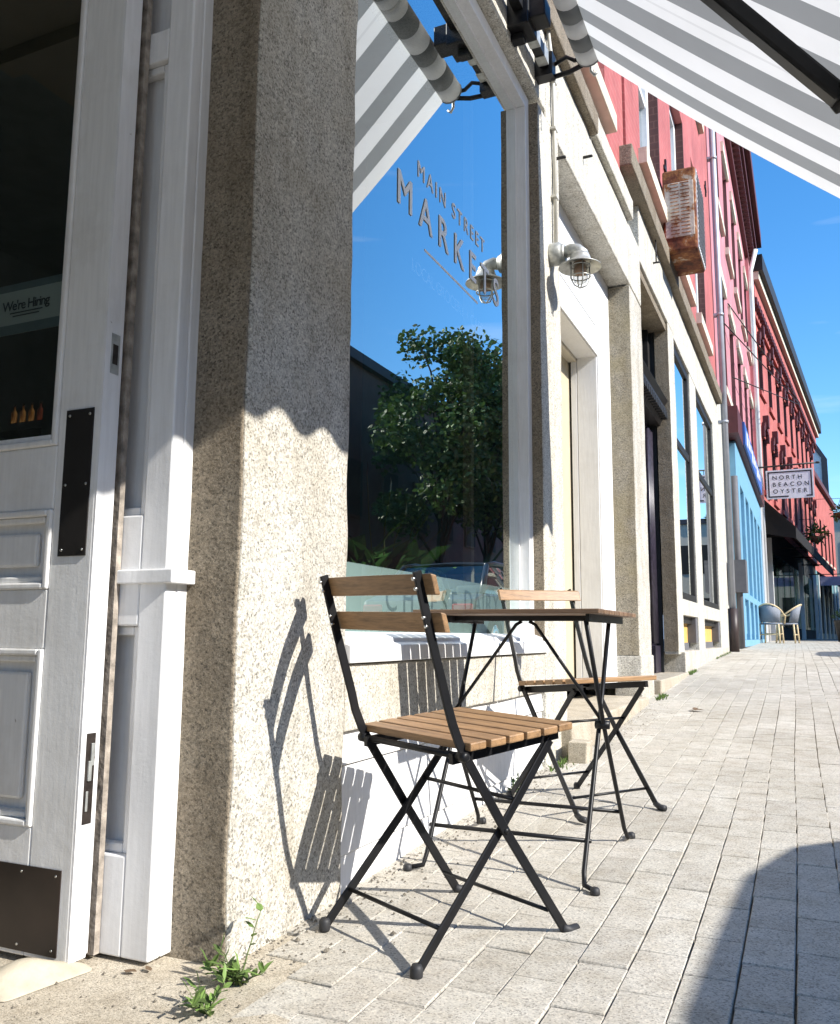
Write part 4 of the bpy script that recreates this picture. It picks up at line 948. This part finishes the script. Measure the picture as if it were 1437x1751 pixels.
# ------------------------------------------------------------------ weeds, brick, leaf
def weed(name, label, base, stems, leafl, mat='leaf', group=None):
    t = thing(name, label, 'weed', base, 0, group)
    st_ = MB(); lf = MB(); B_ = Vector(base)
    for (dx, dy, h, nl) in stems:
        p0 = B_+Vector((random.uniform(-.01,.01), random.uniform(-.01,.01), 0)); pts = []
        for i in range(8):
            q = i/7; pts.append(p0+Vector((dx*q**1.3+random.uniform(-.003,.003), dy*q**1.2+random.uniform(-.003,.003), h*q)))
        st_.tube(pts, [.0022*(1-.6*i/7) for i in range(8)], 6)
        for k in range(nl):
            q = (k+.6)/nl; i = min(6, int(q*7)); p = pts[i].lerp(pts[i+1], q*7-i); a = random.random()*6.3
            d = Vector((math.cos(a), math.sin(a), random.uniform(.1, .7)))
            lf.leafq(p, d, (random.uniform(-.3,.3), random.uniform(-.3,.3), 1), leafl*random.uniform(.6, 1.15), leafl*random.uniform(.3, .42))
        lf.leafq(pts[-1], (random.uniform(-.5,.5), random.uniform(-.5,.5), .8), (.3,.2,.6), leafl*.9, leafl*.3)
    build('stem', st_, 'stem', t); build('foliage', lf, mat, t); return t
weed('weed', 'leafy green weed with one tall stem growing at the granite pillar corner', (.075, 1.452, .0), [(.01, .055, .125, 9), (-.05, .02, .05, 7), (-.04, -.03, .035, 10), (.03, -.02, .04, 10), (-.015, -.04, .05, 10), (-.06, -.01, .03, 8), (.05,.0,.03,8)], .038)
weed('weed', 'low green weed at the lower edge of the paving near the concrete threshold', (.105, 1.325, .0), [(.02, .02, .05, 7), (-.02, -.03, .045, 7), (-.03, .02, .035, 9), (.0, -.05, .03, 8)], .036)
weed('weed', 'small dark weed at the foot of the white clapboard under the table', (.03, 3.27, gz(3.27)), [(.05, .02, .05, 8), (.03, -.05, .05, 8), (.06, .05, .04, 8), (.01, .06, .05, 7)], .035, 'leafd')
moss = MB()
for k in range(420):
    y = random.choice((random.uniform(3.75, 4.1), random.uniform(6.4, 6.7), random.uniform(8.4, 8.9), random.uniform(11, 13)))
    x = {0: .03, 1: .075, 2: .05}.get(0 if y < 4.2 else 1 if y < 7 else 2) + abs(random.gauss(0, .02))
    p = Vector((x, y, gz(y)-.004)); moss.leafq(p, (random.gauss(0,.5), random.gauss(0,.5), 1), (random.random(),1,.2), random.uniform(.015,.04), .006)
o = build('grass_tuft', moss, 'leaf'); setp(o, 'short grass and moss growing along the foot of the facade', 'grass', kind='stuff')
br_ = solo('stone_block', rough_block((.06, 3.99, gz(4.0)-.005), (.15, 4.10, gz(4.0)+.095), .03, .005), 'concrete', 'loose stone block on the paving beside the granite pillar foot', 'stone', (.1, 4.05, gz(4)), bevel=.006)
dl = MB(); lp_ = Vector((.36, 5.95, gz(5.95)+.012))
dl.leafq(lp_, (1,.3,.1), (0,0,1), .10, .05).leafq(lp_+Vector((.03,.0,.002)), (.2,1,.25), (.2,0,1), .06, .04)
solo('dead_leaf', dl, 'deadleaf', 'curled brown dead leaf lying alone on the pavers', 'leaf', lp_)
dl = MB(); lp_ = Vector((-.16, 1.40, .006)); dl.leafq(lp_, (1,.2,.1), (0,0,1), .03, .018).leafq(lp_+Vector((.05,.02,0)), (-1,.6,.2), (0,.2,1), .025, .014)
solo('dead_leaf', dl, 'deadleaf', 'crumpled brown leaf litter under the white door jamb', 'leaf', lp_)

# peace lily in the window
ply = thing('peace_lily', 'dark leafy peace lily with thin flower stalks behind the shop window', 'plant', (-.32, 2.45, .64))
build('pot', MB().lathe([(.09, 0), (.12, .16), (.13, .18), (.11, .17)], (-.30, 2.76, .64), 'z', 18), 'blackmatte', ply)
lf = MB()
for k in range(110):
    a = random.random()*6.28; d = Vector((math.cos(a)*.7, math.sin(a)*1.3, random.uniform(.2,1.0)))
    p = Vector((-.27, 2.76, .80))+Vector((random.uniform(-.05,.05), random.uniform(-.28,.26), random.uniform(-.03,.12)))
    lf.leafq(p, d, (random.gauss(0,.4),random.gauss(0,.4),1), random.uniform(.10,.20), random.uniform(.05,.075))
build('foliage', lf, 'leafl', ply)
stm = MB(); fl = MB(); fl2 = MB()
for k, (y, z, dark) in enumerate(((2.52, 1.19, 1), (2.70, 1.17, 0), (2.83, 1.10, 0), (3.06, 1.21, 1), (3.11, 1.18, 1), (3.17, 1.08, 1))):
    p0 = Vector((-.27, 2.76+.3*(y-2.8), .80)); p1 = Vector((-.23, y, z)); stm.tube([p0, p0.lerp(p1,.5)+Vector((0,-.02,.05)), p1], .0025, 5)
    (fl if dark else fl2).leafq(p1-Vector((0,0,.02)), (0,.2,1), (1,.3,0), .075, .03)
build('stalk', stm, 'stem', ply); build('flower', fl, 'spadix', ply); build('flower', fl2, 'spathe', ply)

# ------------------------------------------------------------------ parked cars on the street (they throw the shadow and show in the glass)
def car(label, loc, HK=1.0):
    t = thing('parked_car', label, 'car', loc, 0, 'cars parked along the kerb', local=True)
    HZ = 1.1
    prof = [(-2.15,.30),(-2.2,.55),(-2.15,.86),(-1.75,.96),(1.1,.98),(1.95,.86),(2.2,.68),(2.22,.45),(2.15,.28),(-2.1,.28)]
    bd_ = MB(); bd_.prism(prof, 0, -.88, .88); build('body', bd_, 'carpaint', t, bevel=.07, seg=3)
    gh = [(-1.72,.95),(-1.15,1.40),(-.75,1.46),(.15,1.45),(.5,1.38),(1.15,.96)]
    rf = MB(); vs = []
    def half(z): return .82 - (z-.95)*.30
    for s in (-1, 1):
        # pillars and roof rails leave the windows open
        for (p, q) in ((gh[0], gh[1]), (gh[4], gh[5]), ((-.32,.96), (-.30,1.43))):
            rf.tube([(s*half(p[1]), p[0], p[1]), (s*half(q[1]), q[0], q[1])], .045, 8)
        rf.tube([(s*half(z), y, z) for y, z in gh[1:5]], .045, 8)
    rp = [(y, z) for y, z in gh[1:5]]
    for y, z in rp: vs += [(-half(z), y, z+.02), (0, y, z+.045), (half(z), y, z+.02)]
    rf.add(vs, [(3*i+k, 3*i+k+1, 3*i+k+4, 3*i+k+3) for i in range(3) for k in range(2)], .5, True)
    build('roof', rf, 'carpaint', t)
    for s in (-1, 1):
        for (a, b) in ((0, 1), (1, 0)):
            pass
        g = MB(); g.add([(s*half(.97)*1.0, -1.62, .97), (s*half(.97), -.36, .97), (s*half(1.42), -.34, 1.42), (s*half(1.4), -1.12, 1.38)], [(0,1,2,3)]); build('side_window', g, 'carglass', t)
        g = MB(); g.add([(s*half(.97), -.28, .97), (s*half(.97), 1.08, .97), (s*half(1.36), .5, 1.36), (s*half(1.42), -.26, 1.42)], [(0,1,2,3)]); build('side_window', g, 'carglass', t)
        build('door_handle', MB().box((s*.885, -.5, .82), (s*.905, -.36, .845)).box((s*.885, .55, .82), (s*.905, .69, .845)), 'chrome', t)
        mr = MB(); mr.lathe([(.02,-.07),(.075,-.05),(.085,0),(.075,.05),(.02,.07)], (s*.97, .95, 1.02), 'y', 14); build('wing_mirror', mr, 'carpaint', t)
        for y in (-1.35, 1.38):
            wl = MB(); wl.lathe([(.20,-.1),(.31,-.1),(.33,-.06),(.33,.06),(.31,.1),(.20,.1)], (s*.80, y, .33), 'x', 28); wo = build('wheel', wl, 'tyre', t)
            rm_ = MB(); rm_.lathe([(.03, .0), (.06, s*.03), (.19, s*.02), (.21, s*.0)], (s*.88, y, .33), 'x', 20); build('rim', rm_, 'chrome', wo)
        build('headlight', MB().box((s*.5, 2.0, .62), (s*.83, 2.16, .74)), 'headlens', t, bevel=.03)
        build('tail_light', MB().box((s*.55, -2.2, .66), (s*.85, -2.1, .80)), 'redlens', t, bevel=.02)
    g = MB(); g.add([(-half(1.36), .52, 1.38), (half(1.36), .52, 1.38), (half(.97), 1.12, .97), (-half(.97), 1.12, .97)], [(0,1,2,3)]); build('windscreen', g, 'carglass', t)
    g = MB(); g.add([(-half(1.38), -1.16, 1.4), (half(1.38), -1.16, 1.4), (half(.97), -1.70, .97), (-half(.97), -1.70, .97)], [(0,1,2,3)]); build('rear_window', g, 'carglass', t)
    for ch in t.children:
        if not ch.name.startswith('wheel'):
            for v in ch.data.vertices: v.co.z *= HK
    st2 = MB()
    for x in (-.4, .4):
        for y in (-.05, -1.0): st2.box((x-.24, y-.12, .5), (x+.24, y+.02, 1.12))
    build('seat', st2, 'leather', t, bevel=.05)
    return t
car('taller dark grey car at the kerb, casting its shadow on the paving', (3.74, 2.15, gz(1)-.13), 1.13)
car('lower dark grey car parked farther up the kerb, reflected low in the shop window', (3.75, 13.3, gz(13)-.15))

# ------------------------------------------------------------------ across the street
OB = thing('brown_brick_block', 'long brown brick building across the street, seen reflected in the glass', 'building', (16.2, 40, 0), local=False)
ow_ = MB(); ow_.box((16.2, 29.5, 0), (30, 75, 12.4)); build('wall', ow_, 'brickb', OB)
build('cornice', MB().box((15.9, 29.3, 12.4), (30, 75.2, 12.85)), 'darkside', OB)
for k in range(12):
    for z in (1.2, 5.6):
        y = 31+k*3.5
        f = build('window', MB().box((16.1, y, z), (16.19, y+1.6, z+2.6)), 'brickb', OB); build('pane', MB().box((16.07, y+.1, z+.1), (16.098, y+1.5, z+2.5)), 'darkroom', f)
for (y0_, y1_, h_, mt_, lb_) in ((8, 29, 8.6, 'brickb', 'brown brick terrace across the street opposite the parked cars'), (-14, 7.6, 8.0, 'brickd', 'dark maroon brick block across the street opposite the market'), (-50, -14.4, 8.4, 'brickb', 'far brown brick block across the street behind the viewer')):  # blocks added out of view to cut sky light on the facade
    ob_ = thing('opposite_building', lb_, 'building', (16.2, (y0_+y1_)/2, 0), group='buildings across the street')
    build('wall', MB().box((16.2, y0_, -.5), (28, y1_, h_)), mt_, ob_); build('cornice', MB().box((15.95, y0_, h_), (28, y1_, h_+.35)), 'darkside', ob_)
    n_ = int((y1_-y0_)/3)
    for k in range(n_):
        for z in (1.0, 4.7): build('window', MB().box((16.1, y0_+1+k*3, z), (16.19, y0_+2.4+k*3, z+2.4)), 'boardgrey', ob_)
def tree(label, base, h, rx, n, seed):
    rd = random.Random(seed); t = thing('street_tree', label, 'tree', base, 0, 'trees across the street'); B_ = Vector(base)
    tr = MB(); tr.tube([B_, B_+Vector((.05,.02,h*.22)), B_+Vector((-.05,.1,h*.45)), B_+Vector((.1,0,h*.8))], [.2,.16,.12,.04], 10)
    cl = []
    for k in range(38):
        a = rd.random()*6.28; q = rd.uniform(.40, .98); r_ = rx*math.sin(math.pi*min(.97, (q-.24)/.8))**.7*rd.uniform(.35, 1)
        r_ *= rd.choice((1, 1, 1.12)); c = B_+Vector((math.cos(a)*r_, math.sin(a)*r_, h*q)); cl.append(c)
        tr.tube([B_+Vector((0,0,h*max(.25, q-.25))), (B_+c)/2+Vector((0,0,h*q*.08-.0)) if 0 else B_+Vector((math.cos(a)*r_*.5, math.sin(a)*r_*.5, h*(q-.08))), c], [.06,.04,.015], 6)
    build('trunk', tr, 'bark', t); lf = MB()
    for c in cl:
        s_ = rd.uniform(.5, .95)*rx*.42
        for k in range(n):
            d = Vector((rd.gauss(0,1), rd.gauss(0,1), rd.gauss(0,.8))).normalized(); p = c+d*s_*rd.random()**.4
            lf.leafq(p, Vector((rd.gauss(0,1), rd.gauss(0,1), rd.gauss(-.2,.6))), (rd.gauss(0,1), rd.gauss(0,1), rd.gauss(0,1)), rd.uniform(.16,.30), rd.uniform(.10,.18), rd.random())
    build('crown', lf, 'tree', t); return t
tree('tall leafy street tree across the road, its crown reflected in the shop window', (11.6, 30.6, .3), 12.0, 3.0, 330, 3)
tree('broad leafy street tree farther along across the road, seen in the glass', (11.8, 36.5, .4), 12.8, 3.4, 330, 5)
tree('leafy street tree beyond the others across the road, seen in the glass', (11.8, 42, .4), 13, 3.2, 200, 8)
